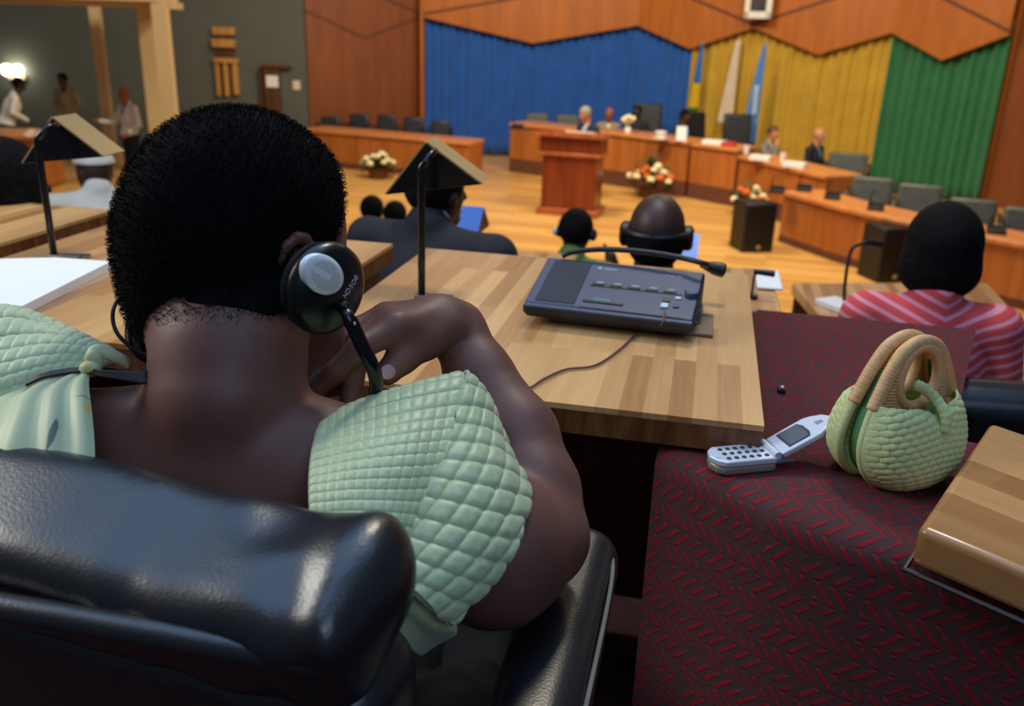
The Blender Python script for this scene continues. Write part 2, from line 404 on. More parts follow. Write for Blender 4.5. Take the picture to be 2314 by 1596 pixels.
for k, (nm, p, q, lat) in enumerate([('trim_1', 'b', 'c', 'l'), ('trim_2', 'c', 'd', 'r'), ('trim_3', 'd', 'e', 'l'), ('trim_4', 'e', 'f', 'r')]):
    pa, qa = wp[p], wp[q]; d, n = dirs(pa, qa); o3 = n * .34
    at = lambda t, z: xy(pa + (qa - pa) * t, z) + o3
    t = struct(nm, MB().prism([at(0, ZPK), at(.5, ZVL), at(1, ZPK), at(1, ZTOP), at(0, ZTOP)], -n * .08), M['panel'])
    z = lambda s: ZPK + sl * 2 * s + .06
    if lat == 'l': seam(t, pa, qa, [(0, z(0)), (1, z(1)), (.5, z(1.5))], .345)
    else: seam(t, pa, qa, [(1, z(0)), (0, z(1)), (.5, z(1.5))], .345)
lw = bpy.data.objects['wall_left_panel']
seam(lw, wp['a'], wp['b'], [(0, ZPK + .05), (.48, ZVL), (1, ZPK + .04)], .004); seam(lw, wp['a'], wp['b'], [(1, ZPK + .04), (0, ZPK + .85)], .004)
# recess side where the blue curtain starts
d, n = dirs(wp['b'], wp['c']); P0 = xy(wp['b'], ZF)
struct('trim_5', MB().obox(P0 + n * .2 + d * -.02 + UP * 2.4, d, n, UP, .035, .2, 2.5), M['panel'])
# curtains: deep vertical folds hanging in the recess
def curtain(name, path, m, label, z0=ZF + .02, tops=None, n=260, seed=1):
    rs = np.random.RandomState(seed); P = [np.array(p) for p in path]; L = np.cumsum([0] + [np.linalg.norm(P[i + 1] - P[i]) for i in range(len(P) - 1)])
    n = int(n * L[-1] / 4); s = np.linspace(0, L[-1], n); ph = np.cumsum(rs.uniform(.7, 1.3, n)) * L[-1] / n * 2 * math.pi / .17; G = np.zeros((n, 12, 3))
    for i, q in enumerate(s):
        k = min(len(P) - 2, int(np.searchsorted(L, q, 'right') - 1)); t = (q - L[k]) / (L[k + 1] - L[k]); dd, nn = dirs(P[k], P[k + 1])
        b = P[k] + (P[k + 1] - P[k]) * t
        for j in range(12):
            zz = z0 + (1.55 - z0) * j / 11; off = .17 + .035 * math.sin(ph[i] + .25 * math.sin(j * .5)) + .02 * math.sin(ph[i] * .37 + 1)
            G[i, j] = xy(b, zz) + nn * off
    o = obj(name, MB().grid(G), m, smooth=True); sm = o.modifiers.new('thick', 'SOLIDIFY'); sm.thickness = .006
    return tag(o, label, 'curtain')
md = (wp['c'] + wp['d']) / 2
curtain('stage_curtain', [wp['b'] + (wp['c'] - wp['b']) * .005, wp['c'], md], M['blue_curtain'], 'blue pleated curtain hanging behind the speakers at the lectern', seed=1)
curtain('stage_curtain', [md, wp['d'], wp['e']], M['yellow_curtain'], 'yellow pleated curtain hanging behind the tall flags', seed=2)
curtain('stage_curtain', [wp['e'], wp['f']], M['green_curtain'], 'green pleated curtain at the right end of the stage', seed=3)
# grey wall at the left with the gallery frame
gz = wp['a'] + np.array([.0, .05]); gl = np.array([-17.0, 19.6])
P, d = facet(gl, gz, 0, ZF, ZTOP, .15); struct('wall_left', MB().prism(P, d), M['grey_wall'])
def on_grey(px, py):                          # point of the grey wall at a photo pixel
    dd, nn = dirs(gl, gz); r = ray(px, py); t = ((xy(gl, 0) - cam_pos) @ nn) / (r @ nn); return cam_pos + r * t
def wallbox(mb, px0, py0, px1, py1, th, off=0):
    dd, nn = dirs(gl, gz); a, b = on_grey(px0, py0), on_grey(px1, py1); z1, z0 = max(a[2], b[2]), min(a[2], b[2])
    pa, pb = xy(a, 0), xy(b, 0); c = (pa + pb) / 2 + nn * (off + th / 2) + UP * (z0 + z1) / 2
    return mb.obox(c, dd, nn, UP, np.linalg.norm(pb - pa) / 2, th / 2, (z1 - z0) / 2)
t = thing('wall_carving', 'tall ochre carved wooden panel hung on the grey wall', 'carving', on_grey(512, 218))
obj('carved_plaque', wallbox(wallbox(MB(), 482, 60, 533, 80, .09), 483, 87, 534, 108, .12), M['ochre'], t, bevel=.01)
obj('carved_figure', wallbox(wallbox(wallbox(wallbox(MB(), 487, 130, 541, 143, .12), 489, 143, 503, 217, .1), 508, 143, 522, 217, .1), 528, 143, 543, 214, .1), M['ochre'], t, bevel=.01)
obj('carving_backing', wallbox(MB(), 484, 62, 538, 216, .04), M['door'], t)
t = struct('door_1', wallbox(MB(), 598, 152, 642, 330, .06), M['door'])
obj('door_frame', wallbox(wallbox(MB(), 594, 146, 660, 155, .1), 592, 150, 600, 330, .1), M['groove'], t)
dn = thing('notice', 'white paper notice stuck on the brown door', 'notice', on_grey(615, 197))
obj('notice_sheet', wallbox(MB(), 604, 170, 632, 197, .012, .06), M['white'], dn)
dn = thing('notice', 'small pale notice on the grey wall right of the brown door', 'notice', on_grey(670, 205))
obj('notice_sheet', wallbox(MB(), 662, 182, 679, 203, .012), M['flag_white'], dn)
# cream gallery frame: two columns and a beam
def post(name, px0, px1, py, Z, z0, z1, dep, m):
    a, b = W(px0, py, Z), W(px1, py, Z); w = np.linalg.norm(b - a) / 2; c = (a + b) / 2
    return struct(name, MB().obox(xy(c, (z0 + z1) / 2) + np.array([-dep * .35, dep * .5, 0]), nrm(xy(b - a, 0)), nrm(np.cross(UP, xy(b - a, 0))), UP, w, dep / 2, (z1 - z0) / 2), m)
post('trim_6', 357, 391, 120, 13.6, ZF, 1.36, .12, M['cream']); post('trim_7', 326, 372, 120, 14.6, ZF, 1.34, .16, M['cream'])
post('trim_8', 217, 239, 120, 15.5, ZF, 1.33, .14, M['cream'])
a, b = W(-260, 10, 13.5), W(398, 14, 13.5)
struct('trim_9', MB().obox(xy((a + b) / 2, 1.52), nrm(xy(b - a, 0)), nrm(np.cross(UP, xy(b - a, 0))), UP, np.linalg.norm(b - a) / 2, .1, .14), M['cream'])
struct('trim_10', MB().obox(xy((a + b) / 2, 1.34) + np.array([-.3, .75, 0]), nrm(xy(b - a, 0)), nrm(np.cross(UP, xy(b - a, 0))), UP, np.linalg.norm(b - a) / 2 - .1, .7, .05), M['cream'])
t = thing('wall_lamp', 'twin glowing wall lamp on the grey wall above the man in white', 'lamp', on_grey(40, 185))
wl = on_grey(40, 160); dd, nn = dirs(gl, gz)
obj('lamp_base', MB().obox(wl + nn * .04 - UP * .12, dd, nn, UP, .18, .04, .05), M['cream'], t, bevel=.01)
for s in (-1, 1):
    c = wl + nn * .17 + dd * .115 * s
    obj('lamp_glass', MB().lathe(c, UP, [(.03, -.09), (.085, -.05), (.105, .02), (.09, .09), (.05, .12)], 16), M['bulb'], t, smooth=True)
# portrait on the centre panel
d2, n2 = dirs(wp['d'], wp['e']); pc = W(1716, 0, 16.25); pt = thing('portrait', 'pale framed portrait hung high on the wooden wall above the flags', 'picture', pc)
d1 = nrm(xy(wp['e'] - wp['c'], 0)); n1 = np.array([d1[1], -d1[0], 0])
pz = W(1716, 42, 16.25)[2]
fr = MB()
for dx, dz, hx, hz in ((-.2, .32, .05, .32), (.2, .32, .05, .32), (0, .06, .25, .06), (0, .6, .25, .05)): fr.obox(xy(pc, pz + dz) + d1 * dx, d1, n1, UP, hx, .03, hz)
obj('picture_frame', fr, M['pale'], pt, bevel=.008)
obj('picture', MB().obox(xy(pc, pz + .33) - n1 * .01, d1, n1, UP, .17, .012, .24), M['photo_dark'], pt)
obj('bracket', MB().obox(xy(pc, pz + .33) - n1 * .16, d1, n1, UP, .03, .15, .03), M['groove'], pt)
# seating tiers stepping down to the stage, in the seat-row directions A and B
def abz(a, b, z): return xy(cam_pos[:2], 0) + A * a + B * b + UP * z
def tier(name, a0, a1, z, m=None, b0=-7, b1=7):
    c = abz((a0 + a1) / 2, (b0 + b1) / 2, (z + ZF - .1) / 2 - .05); struct(name, MB().obox(c, A, B, UP, (a1 - a0) / 2, (b1 - b0) / 2, (z - ZF) / 2), m or M['tier'])
tier('floor_tier_1', -2.5, 2.02, 0); tier('floor_tier_2', 2.02, 3.75, -.46); tier('floor_tier_3', 3.75, 5.5, -.9); tier('floor_tier_4', 5.5, 7.3, -1.22)
# ------------------------------------------------------------------ stage furniture
def fl(px, py): return PL(px, py, ZF)
def slab_line(pts, z0, z1, back, off=0):       # a front panel line swept back away from the camera
    P = [xy(p, 0) for p in pts]; mb = MB(); n = len(P); nr = []
    for i in range(n):
        d = nrm(P[min(i + 1, n - 1)] - P[max(i - 1, 0)]); nr.append(np.array([-d[1], d[0], 0]))
    F = [p - nr[i] * off for i, p in enumerate(P)]; K = [p + nr[i] * back for i, p in enumerate(P)]; V = []
    for i in range(n): V += [F[i] + UP * z0, K[i] + UP * z0, K[i] + UP * z1, F[i] + UP * z1]
    fs = [(0, 3, 2, 1), (4 * n - 4, 4 * n - 3, 4 * n - 2, 4 * n - 1)]
    for i in range(n - 1):
        for k in range(4): fs.append((4 * i + k, 4 * i + (k + 1) % 4, 4 * i + 4 + (k + 1) % 4, 4 * i + 4 + k))
    mb.add(V, fs); return mb
def counter(label, base, ztop, deep, plinth, name='conference_desk', topm='rostrum_top', out=.04):
    t = thing(name, label, 'desk', xy(np.mean([b for b in base], axis=0), ZF))
    obj('plinth', slab_line(base, ZF, ZF + plinth, deep - .1), M['plinth'], t)
    obj('front_panel', slab_line(base, ZF + plinth, ztop - .06, .05), M['rostrum'], t)
    P = [np.array(b) for b in base]
    for e in (0, -1):
        d = nrm((P[1] - P[0]) if e == 0 else (P[-1] - P[-2])); nn = np.array([-d[1], d[0], 0]); c = xy(P[e], (ZF + plinth + ztop - .06) / 2) + nn * deep / 2 + d * (.03 if e == 0 else -.03)
        obj('end_panel', MB().obox(c, d, nn, UP, .025, deep / 2 - .06, (ztop - .06 - ZF - plinth) / 2), M['rostrum'], t)
    obj('worktop', slab_line(base, ztop - .06, ztop, deep, out), M[topm], t, bevel=.012)
    return t
def arc(p, q, n, sag):
    p, q = np.array(p), np.array(q); d = q - p; nn = np.array([d[1], -d[0], 0]) / np.linalg.norm(d)
    return [p + d * t + nn * sag * 4 * t * (1 - t) for t in np.linspace(0, 1, n)]
r0, r1, r2, r3 = fl(1150, 388), fl(1380, 418), fl(1545, 446), fl(1652, 466)
zr = -.47
counter('long curved wooden rostrum desk behind the lectern', [r0, (r0 + r1) / 2 + np.array([-.02, -.06, 0]), r1, r2], zr, .6, .26)
d23 = nrm(r3 - r2)
counter('short wooden rostrum desk section holding red and white papers', [r2 + d23 * .06, r3], zr - .01, .6, .26)
q4 = PL(1868, 402, -.60); w3 = r3 + d23 * .06
counter('lower wooden rostrum wing where two men in suits sit', [w3, (w3 + xy(q4, ZF)) / 2, xy(q4, ZF)], -.57, .62, .26)
s0, s1, s2, s3 = fl(1758, 546), fl(1880, 590), fl(2000, 625), fl(2330, 706)
counter('long wooden desk at the right of the stage with grey chairs', [s0, s1, s2, s3], -.70, .6, .1)
l0, l1 = PL(690, 292, -.72), PL(1062, 324, -.72)
counter('wooden dais desk at the left in front of the shaded wood wall', [xy(l0, ZF), xy((l0 + l1) / 2, ZF) , xy(l1, ZF)], -.70, .6, .12)
# lectern
lc = fl(1280, 488); ld = nrm(xy(fl(1345, 496) - fl(1215, 484), 0)); ln = np.array([-ld[1], ld[0], 0])
t = thing('lectern', 'reddish brown wooden lectern where the grey-haired man speaks', 'lectern', lc)
cc = lc + ln * .25
obj('plinth', MB().obox(cc + UP * .05, ld, ln, UP, .46, .3, .05), M['lectern_trim'], t, bevel=.01)
obj('body', MB().obox(cc + UP * .48, ld, ln, UP, .40, .25, .39), M['lectern'], t, bevel=.01)
obj('molding', MB().obox(cc + UP * .88, ld, ln, UP, .46, .29, .025), M['lectern_trim'], t, bevel=.01)
obj('upper_case', MB().obox(cc + UP * 1.02, ld, ln, UP, .44, .28, .12), M['lectern'], t, bevel=.01)
tp = MB(); c = cc
tp.prism([c - ld * .5 - ln * .33 + UP * 1.13, c - ld * .5 + ln * .3 + UP * 1.13, c - ld * .5 + ln * .3 + UP * 1.12, c - ld * .5 - ln * .33 + UP * 1.2], ld * 1.0)
obj('sloped_top', tp, M['lectern_trim'], t, bevel=.01)
t = thing('speech_sheet', 'white speech sheets lying on the lectern top', 'papers', cc + UP * 1.17)
obj('sheet', MB().obox(cc + UP * 1.19 + ld * .12 - ln * .1, ld, nrm(ln + UP * -.12), nrm(UP + ln * .12), .2, .14, .012), M['flag_white'], t)
# black stage loudspeakers
def speaker(p, label, yaw=0):
    t = thing('stage_loudspeaker', label, 'speaker', p)
    dx = np.array([math.cos(yaw), math.sin(yaw), 0]); dy = np.array([-math.sin(yaw), math.cos(yaw), 0]); c = p + dy * .22
    obj('cabinet', MB().obox(c + UP * .31, dx, dy, UP, .21, .2, .31), M['black'], t, bevel=.02)
    obj('grille', MB().obox(c + UP * .34 - dy * .205, dx, dy, UP, .18, .01, .25), M['dark_metal'], t, bevel=.005)
    obj('badge', MB().lathe(c + UP * .07 - dy * .2, -dy, [(.028, 0), (.028, .02), (.02, .024)], 12), M['shade_gold'], t)
    return t
speaker(fl(1712, 572), 'black loudspeaker standing on the stage floor by the long right desk', .2)
speaker(fl(2020, 640), 'black loudspeaker on the stage floor behind the woman in coral', .25)
# ------------------------------------------------------------------ flower baskets
def bouquet(p, label, seed, n=16, w=.34, orange=True, h=.7):
    rs = random.Random(seed); p = p * np.array([1 - .38 / np.linalg.norm(p[:2])] * 2 + [1]); t = thing('flower_basket', label, 'flowers', p)
    obj('basket', MB().lathe(p, UP, [(.14, 0), (.17, .05), (.2, .16), (.21, .17)], 16), M['groove'], t, smooth='auto')
    lf = MB()
    for i in range(60):
        a = rs.uniform(0, 6.28); r = rs.uniform(.05, w * .95); z = rs.uniform(.12, h) * (1 - .5 * r / w); c = p + np.array([math.cos(a) * r, math.sin(a) * r * .7, z])
        u = nrm((math.cos(a) + rs.uniform(-.4, .4), math.sin(a), rs.uniform(.2, 1.2))); s, q = frame_of(u); L = rs.uniform(.08, .16)
        lf.add([c - u * L, c + s * L * .3, c + u * L, c - s * L * .3, c + q * .02], [(0, 1, 4), (1, 2, 4), (2, 3, 4), (3, 0, 4)])
    obj('foliage', lf, M['leaf'], t)
    for i in range(n):
        a = i * 2.4; r = w * math.sqrt((i + .6) / n) * .92; z = .18 + (h - .28) * (1 - r / w) * .7 + rs.uniform(0, .16); c = p + np.array([math.cos(a) * r, math.sin(a) * r * .6 - .08, z])
        mb = MB(); R = rs.uniform(.052, .075)
        for k in range(7):
            an = k * 2.4; rr = R * .55 * math.sqrt(k / 7); mb.ell(c + np.array([math.cos(an) * rr, math.sin(an) * rr, R * .4 * (1 - rr / R)]), R * .55, R * .55, R * .6, n=8, m=5)
        obj('blossom', mb, M['orange_flower'] if (orange and i % 3 == 1) else M['cream_flower'], t, smooth=True)
    return t
bouquet(fl(1468, 438), 'round basket of cream and orange flowers before the curved rostrum', 3, 20, .4, True, .78)
bouquet(fl(1690, 478), 'flower basket of cream and orange blooms partly hidden by the black loudspeaker', 5, 12, .3, True, .55)
bouquet(fl(856, 396), 'cream flower basket before the dais desk at the left', 8, 11, .33, False, .5)
# ------------------------------------------------------------------ chairs
def chair_at(p, yaw, label, m='black_leather', w=.52, bh=.68, name='conference_chair', group=None):
    t = thing(name, label, 'chair', p, group); dx = np.array([math.cos(yaw), math.sin(yaw), 0]); dy = np.array([-math.sin(yaw), math.cos(yaw), 0])
    f = lambda x, y, z: p + dx * x + dy * y + UP * z
    ba = nrm(UP - dy * .17)
    obj('backrest', MB().obox(f(0, -.27, .48 + bh / 2), dx, np.cross(ba, dx), ba, w / 2, .05, bh / 2), M[m], t, bevel=.04, bseg=3)
    obj('seat', MB().obox(f(0, 0, .46), dx, dy, UP, w / 2, .25, .05), M[m], t, bevel=.03, bseg=3)
    for s in (-1, 1): obj('armrest', MB().tube([f(s * (w / 2 + .03), -.24, .66), f(s * (w / 2 + .03), .12, .67), f(s * (w / 2 + .03), .17, .62), f(s * (w / 2 + .02), .1, .45)], .025, 8), M['black'], t, smooth='auto')
    obj('pedestal', MB().tube([f(0, 0, .08), f(0, 0, .42)], .03, 10), M['dark_metal'], t, smooth='auto')
    ft = MB()
    for k in range(5):
        a = k * 2 * math.pi / 5; ft.tube([f(0, 0, .09), f(.28 * math.cos(a), .28 * math.sin(a), .03)], [.03, .018], 6)
    obj('foot_star', ft, M['dark_metal'], t)
    return t
def chair_top(px, py, Z, zfloor, yaw, label, m='black_leather', w=.52, h=1.14, **k):
    p = W(px, py, Z); bh = h - .48; return chair_at(xy(p, zfloor), yaw, label, m, w, bh, **k)
PLAT = ZF + .02
def ctop(px, py, Z, yaw, label, m='black_leather', w=.52, **k):     # chair whose back's top centre shows at the pixel
    p = W(px, py, Z); h = min(1.5, max(.8, p[2] - PLAT)); return chair_at(xy(p, PLAT), yaw, label, m, w, h - .48, **k)
FACE = math.pi                                # facing the seats
ctop(1466, 236, 17.3, FACE - .1, 'black high-backed chair holding the dark-suited man at the curved rostrum', w=.56)
ctop(1582, 256, 16.5, FACE + .25, 'black high-backed chair just right of the man before the blue and yellow flag')
ctop(1674, 260, 16.2, FACE - .1, 'empty black high-backed chair between the white and sky blue flags', w=.5)
ctop(1918, 350, 14.2, FACE - .35, 'grey chair behind the bald man at the rostrum wing', 'grey_leather', .6)
for i, (px, py, Z, lb) in enumerate([(1972, 407, 11.7, 'grey chair nearest the loudspeaker behind the long right desk'), (2083, 424, 11.1, 'second grey chair behind the long right desk, below the green curtain'), (2205, 458, 10.4, 'third grey chair behind the long right desk, right of the dark-haired woman'), (2335, 480, 9.9, 'grey chair behind the long right desk at the edge of the shaded wood wall')]):
    ctop(px, py, Z, FACE - .4, lb, 'grey_leather', .52, group='grey chairs behind the right desk')
for i, (px, py, Z, lb) in enumerate([(742, 266, 17.2, 'dark chair at the left dais desk, nearest the grey wall'), (808, 260, 17.4, 'dark chair at the left dais desk, second from the grey wall'), (871, 262, 17.3, 'dark chair at the left dais desk, middle of the row'), (932, 268, 17.2, 'dark chair at the left dais desk, just left of the blue curtain edge'), (995, 276, 17.2, 'dark chair at the left dais desk, standing against the blue curtain')]):
    ctop(px, py, Z, FACE + .05, lb, 'black_leather', .38, group='dark chairs at the left dais desk')
for px, py, Z, lb in [(1215, 258, 17.9, 'grey chair behind the rostrum, left one of the empty pair'), (1285, 262, 17.7, 'grey chair behind the rostrum beside the speaking man')]:
    ctop(px, py, Z, FACE, lb, 'grey_leather', .46)
# ------------------------------------------------------------------ desk-top things on the stage
def console(p, yaw, label, s=1.0, group='stage microphone consoles'):
    t = thing('microphone_console', label, 'microphone', p, group); dx = np.array([math.cos(yaw), math.sin(yaw), 0]); dy = np.array([-math.sin(yaw), math.cos(yaw), 0])
    mb = MB(); mb.prism([p - dx * .13 * s - dy * .1 * s, p - dx * .13 * s + dy * .1 * s, p - dx * .13 * s + dy * .1 * s + UP * .05 * s, p - dx * .13 * s - dy * .1 * s + UP * .12 * s], dx * .26 * s)
    obj('console_body', mb, M['black'], t, bevel=.008)
    obj('gooseneck', MB().tube(spline([p + dx * .1 * s + UP * .08 * s, p + dx * .09 * s + UP * .25 * s, p + dx * .04 * s + dy * .08 * s + UP * .33 * s], 8), .008, 6), M['black'], t)
    return t
for px, py, z, lb in [(1168, 292, zr, 'black microphone console at the left end of the curved rostrum'), (1755, 436, -.70, 'black console on the right desk, left of the others'), (1816, 432, -.70, 'second black console from the left end of the long right desk'), (1880, 450, -.70, 'third black console from the left end of the long right desk'), (1978, 475, -.70, 'fourth black console on the long right desk, left of the coral-striped woman'), (2250, 528, -.70, 'black console at the right end of the long right desk')]:
    console(PL(px, py, z) , math.pi - .4, lb, .72)
def sheets(p, yaw, hx, hy, th, label, m='white', name='paper_stack', cat='papers', group=None):
    t = thing(name, label, cat, p, group); dx = np.array([math.cos(yaw), math.sin(yaw), 0]); dy = np.array([-math.sin(yaw), math.cos(yaw), 0])
    obj('sheets', MB().obox(p + UP * th / 2, dx, dy, UP, hx, hy, th / 2), M[m], t, bevel=.003)
    return t
ztop2 = zr - .01
sheets(PL(1614, 326, ztop2), -.4, .18, .13, .06, 'stack of white papers on the short rostrum section')
sheets(PL(1646, 330, ztop2), -.4, .1, .12, .06, 'red folder beside the white papers on the rostrum', 'red', 'folder', 'folder')
sheets(PL(1718, 362, -.57), -.5, .15, .1, .07, 'white papers before the man in the grey suit')
sheets(PL(1795, 378, -.57), -.5, .15, .1, .07, 'white papers before the man in the dark suit at the wing')
t = thing('tea_cup', 'white cup on the curved rostrum before the dark-suited man', 'cup', PL(1492, 315, zr)); c0 = np.array(t.location)
obj('cup_bowl', MB().lathe(c0, UP, [(.05, 0), (.085, .04), (.1, .13), (.09, .13), (.07, .05), (.02, .03)], 16), M['paper_cup'], t, smooth='auto')
obj('saucer', MB().lathe(c0, UP, [(.06, 0), (.14, .015), (.14, .02), (.05, .008)], 16), M['paper_cup'], t, smooth='auto')
for px, py, lb in [(1418, 300, 'small white flower posy on the curved rostrum before the man in beige')]:
    p = PL(px, py, zr); t = thing('flower_posy', lb, 'flowers', p)
    obj('vase', MB().lathe(p, UP, [(.05, 0), (.06, .06), (.045, .1)], 12), M['paper_cup'], t, smooth='auto')
    for k in range(7):
        a = k * 2.4; r = .11 * math.sqrt(k / 7)
        obj('blossom', MB().ell(p + np.array([math.cos(a) * r, math.sin(a) * r * .6, .13 + .12 * (1 - r * 6) + .03 * (k % 3)]), .05, .05, .045, n=8, m=6), M['cream_flower'], t, smooth=True)
for px, py, z, lb in [(1541, 318, zr, 'white folded name card at the right end of the curved rostrum')]:
    p = PL(px, py, z); t = thing('name_card', lb, 'card', p)
    obj('card', MB().prism([p + np.array([-.1, -.05, 0]), p + np.array([-.1, .05, 0]), p + np.array([-.1, 0, .23])], (.16, 0, 0)), M['white'], t)
for px, py, z, lb in [(1768, 366, -.57, 'small water glass between the two men in suits'), (1686, 348, -.57, 'clear glass at the left end of the rostrum wing')]:
    p = PL(px, py, z); t = thing('drinking_glass', lb, 'glass', p)
    obj('tumbler', MB().lathe(p, UP, [(.04, 0), (.05, .13), (.045, .13), (.036, .015), (.01, .01)], 12), M['paper_cup'], t, smooth='auto')
# ------------------------------------------------------------------ flags
def flag(px, py_top, py_bot, Z, bands, label, w0=.06, w1=.24, emblem=None):
    a = W(px, py_top, Z); b = W(px, py_bot, Z); t = thing('flag', label, 'flag', xy(a, ZF)); x, y = a[0], a[1]
    obj('flagpole', MB().tube([(x, y, ZF), (x, y, a[2])], .018, 8), M['shade_gold'], t, smooth='auto')
    obj('base', MB().lathe((x, y, ZF), UP, [(.17, 0), (.16, .04), (.05, .08), (.03, .14)], 16), M['shade_gold'], t, smooth='auto')
    obj('finial', MB().ell((x, y, a[2] + .015), .02, .02, .03, n=10, m=6), M['shade_gold'], t, smooth=True)
    n, m = 40, 24; z1, z0 = a[2], b[2]; bd = []
    for k, (f0, f1, mt) in enumerate(bands):
        G = np.zeros((n, m, 3))
        for j in range(m):
            tt = f0 + (f1 - f0) * j / (m - 1); z = z1 + (z0 - z1) * tt; wd = w0 + (w1 - w0) * tt ** .8
            for i in range(n):
                u = i / (n - 1); G[i, j] = (x - wd * (.95 * u) + .02, y - .03 - .06 * abs(math.sin(u * 9 + tt * .6)) * (.5 + tt), z - .03 * math.sin(u * 3))
        o = obj('flag_band' if len(bands) > 1 else 'flag_cloth', MB().grid(G), M[mt], t, smooth=True); s = o.modifiers.new('thick', 'SOLIDIFY'); s.thickness = .006
    if emblem:
        z = z1 + (z0 - z1) * emblem; wd = w0 + (w1 - w0) * emblem
        obj('emblem', MB().obox((x - wd * .45, y - .115, z), (1, 0, 0), (0, 1, 0), (0, 0, 1), wd * .22, .006, .26), M['emblem'], t)
    return t
flag(1671, 88, 285, 16.9, [(0, 1, 'flag_white')], 'long white flag drooping in front of the yellow curtain', .08, .29)
flag(1730, 98, 335, 16.3, [(0, 1, 'flag_sky')], 'sky blue flag with a pale emblem, right of the white flag', .06, .32, .55)
flag(1588, 96, 262, 17.25, [(0, .55, 'flag_blue'), (.55, .9, 'flag_yellow'), (.9, 1, 'flag_green')], 'blue, yellow and green flag where the blue and yellow curtains meet', .05, .2)
# ------------------------------------------------------------------ people of the hall
def person(label, head, yaw, skin, top, pose='sit', hair='hair_black', hairk='short', shirt=None, tie=None, pitch=0, hyaw=0, lean=0, nk=0, lwr=None, rwr=None, lel=None, rel=None,
           h=.014, trousers='darksuit', group=None, roll=0, wide=1.0, extra=None):
    """head: world centre of the head; yaw: body heading (0 = +Y, positive turns left); joints in body axes (x right, y forward, z up from the hips)"""
    cy, sy = math.cos(yaw), math.sin(yaw); X = np.array([cy, sy, 0]); Y = np.array([-sy, cy, 0])
    head = np.array(head, float); sit = pose == 'sit'
    hl = np.array([0.0, .05 + .62 * math.sin(lean), .125 + (.575 - nk) * math.cos(lean)])          # head from hips
    hip = head - (X * hl[0] + Y * hl[1] + UP * hl[2]); zfl = hip[2] - (.53 if sit else .95)
    Lp = lambda p: hip + X * p[0] + Y * p[1] + UP * p[2]
    t = thing('person', label, 'person', xy(hip, zfl), group)
    sw = .185 * wide; cl, sl = math.cos(lean), math.sin(lean)
    up = lambda x, y, z: Lp((x, y * cl + z * sl, z * cl - y * sl))
    lel = up(-sw - .05, .02, .26) if lel is None else Lp(lel); rel = up(sw + .05, .02, .26) if rel is None else Lp(rel)
    lwr = up(-.12, .26, .22) if lwr is None else Lp(lwr); rwr = up(.12, .26, .22) if rwr is None else Lp(rwr)
    hy = yaw + hyaw; hx = np.array([math.cos(hy), math.sin(hy), 0]); hf = np.array([-math.sin(hy), math.cos(hy), 0])
    f = nrm(hf * math.cos(pitch) + UP * math.sin(pitch)); u = nrm(np.cross(hx, f)); u = nrm(u * math.cos(roll) + hx * math.sin(roll)); hx = np.cross(f, u); HA = (hx, f, u)
    hp = lambda x, y, z: head + hx * x + f * y + u * z
    foot = [Lp((s * .1, .43 if sit else .03, (-.53 if sit else -.95) + .05)) for s in (-1, 1)]; knee = [Lp((s * .1, .42 if sit else .02, 0 if sit else -.45)) for s in (-1, 1)]
    allp = np.array([head - .2, head + .2, lel, rel, lwr - .12, lwr + .12, rwr - .12, rwr + .12, *foot, *knee, up(-sw - .1, 0, .5), up(sw + .1, 0, .5), Lp((0, -.2, -.15)), Lp((0, .2, 0))])
    lo, hi = allp.min(0) - .1, allp.max(0) + .1
    def torso(s, g, legs, arms, neck=True):
        s.cap(up(0, 0, .08), up(0, .01, .36), .115 * wide + g, .12 * wide + g, .05); s.ell(up(0, .005, .33), (.165 * wide + g, .115 + g, .19), (X, Y * cl - UP * sl, UP * cl + Y * sl), .05)
        s.cap(up(-sw + .02, 0, .475), up(sw - .02, 0, .475), .055 + g, .055 + g, .05); s.ell(Lp((0, .02, .03)), (.17 * wide + g, .13 + g, .13), (X, Y, UP), .05)
        if arms:
            for a, e, w_ in ((up(-sw, 0, .465), lel, lwr), (up(sw, 0, .465), rel, rwr)):
                s.cap(a, e, .052 + g, .042 + g, .03); s.cap(e, w_, .042 + g, .031 + g, .012)
        if legs:
            for k, sg in enumerate((-1, 1)):
                s.cap(Lp((sg * .09, 0, -.01)), knee[k], .085 + g, .06 + g, .04); s.cap(knee[k], foot[k], .055 + g, .042 + g, .015)
    s = SDF(lo, hi, h); torso(s, -.012, True, True)
    for k in (0, 1): s.cap(foot[k] - Y * .03 - UP * .02, foot[k] + Y * .15 - UP * .025, .03, .025, .02)
    s.cap(up(0, .0, .48), hp(0, -.02, -.06), .06, .056, .03)
    s.ell(hp(0, -.01, .02), (.078, .094, .094), HA, .02); s.cap(hp(0, .03, -.04), hp(0, .055, -.085), .055, .03, .03)
    s.cap(hp(0, .085, .02), hp(0, .108, -.025), .008, .013, .012)
    for sg in (-1, 1): s.ell(hp(sg * .076, -.01, -.005), (.012, .02, .032), HA, .008); s.ell(hp(sg * .032, .088, .02), (.014, .008, .008), HA, .006, 'd')
    for w_, e, sg in ((lwr, lel, -1), (rwr, rel, 1)):
        d = nrm(w_ - e); sd = nrm(np.cross(d, UP) + 1e-3); s.cap(w_, w_ + d * .07, .028, .032, .015)
        for q in range(4): a = w_ + d * .08 + sd * (q - 1.5) * .018; s.cap(a, a + d * (.07, .085, .08, .06)[q] - UP * .02, .0105, .008, .006)
        s.cap(w_ + d * .03 - sd * .03 * sg, w_ + d * .08 - sd * .055 * sg, .012, .009, .008)
    obj('body', s.mesh(1), M[skin], t, smooth=True)
    s = SDF(lo, hi, h); torso(s, .004, False, True)
    s.cap(up(0, -.005, .5), up(0, -.012, .54), .075, .066, .03)
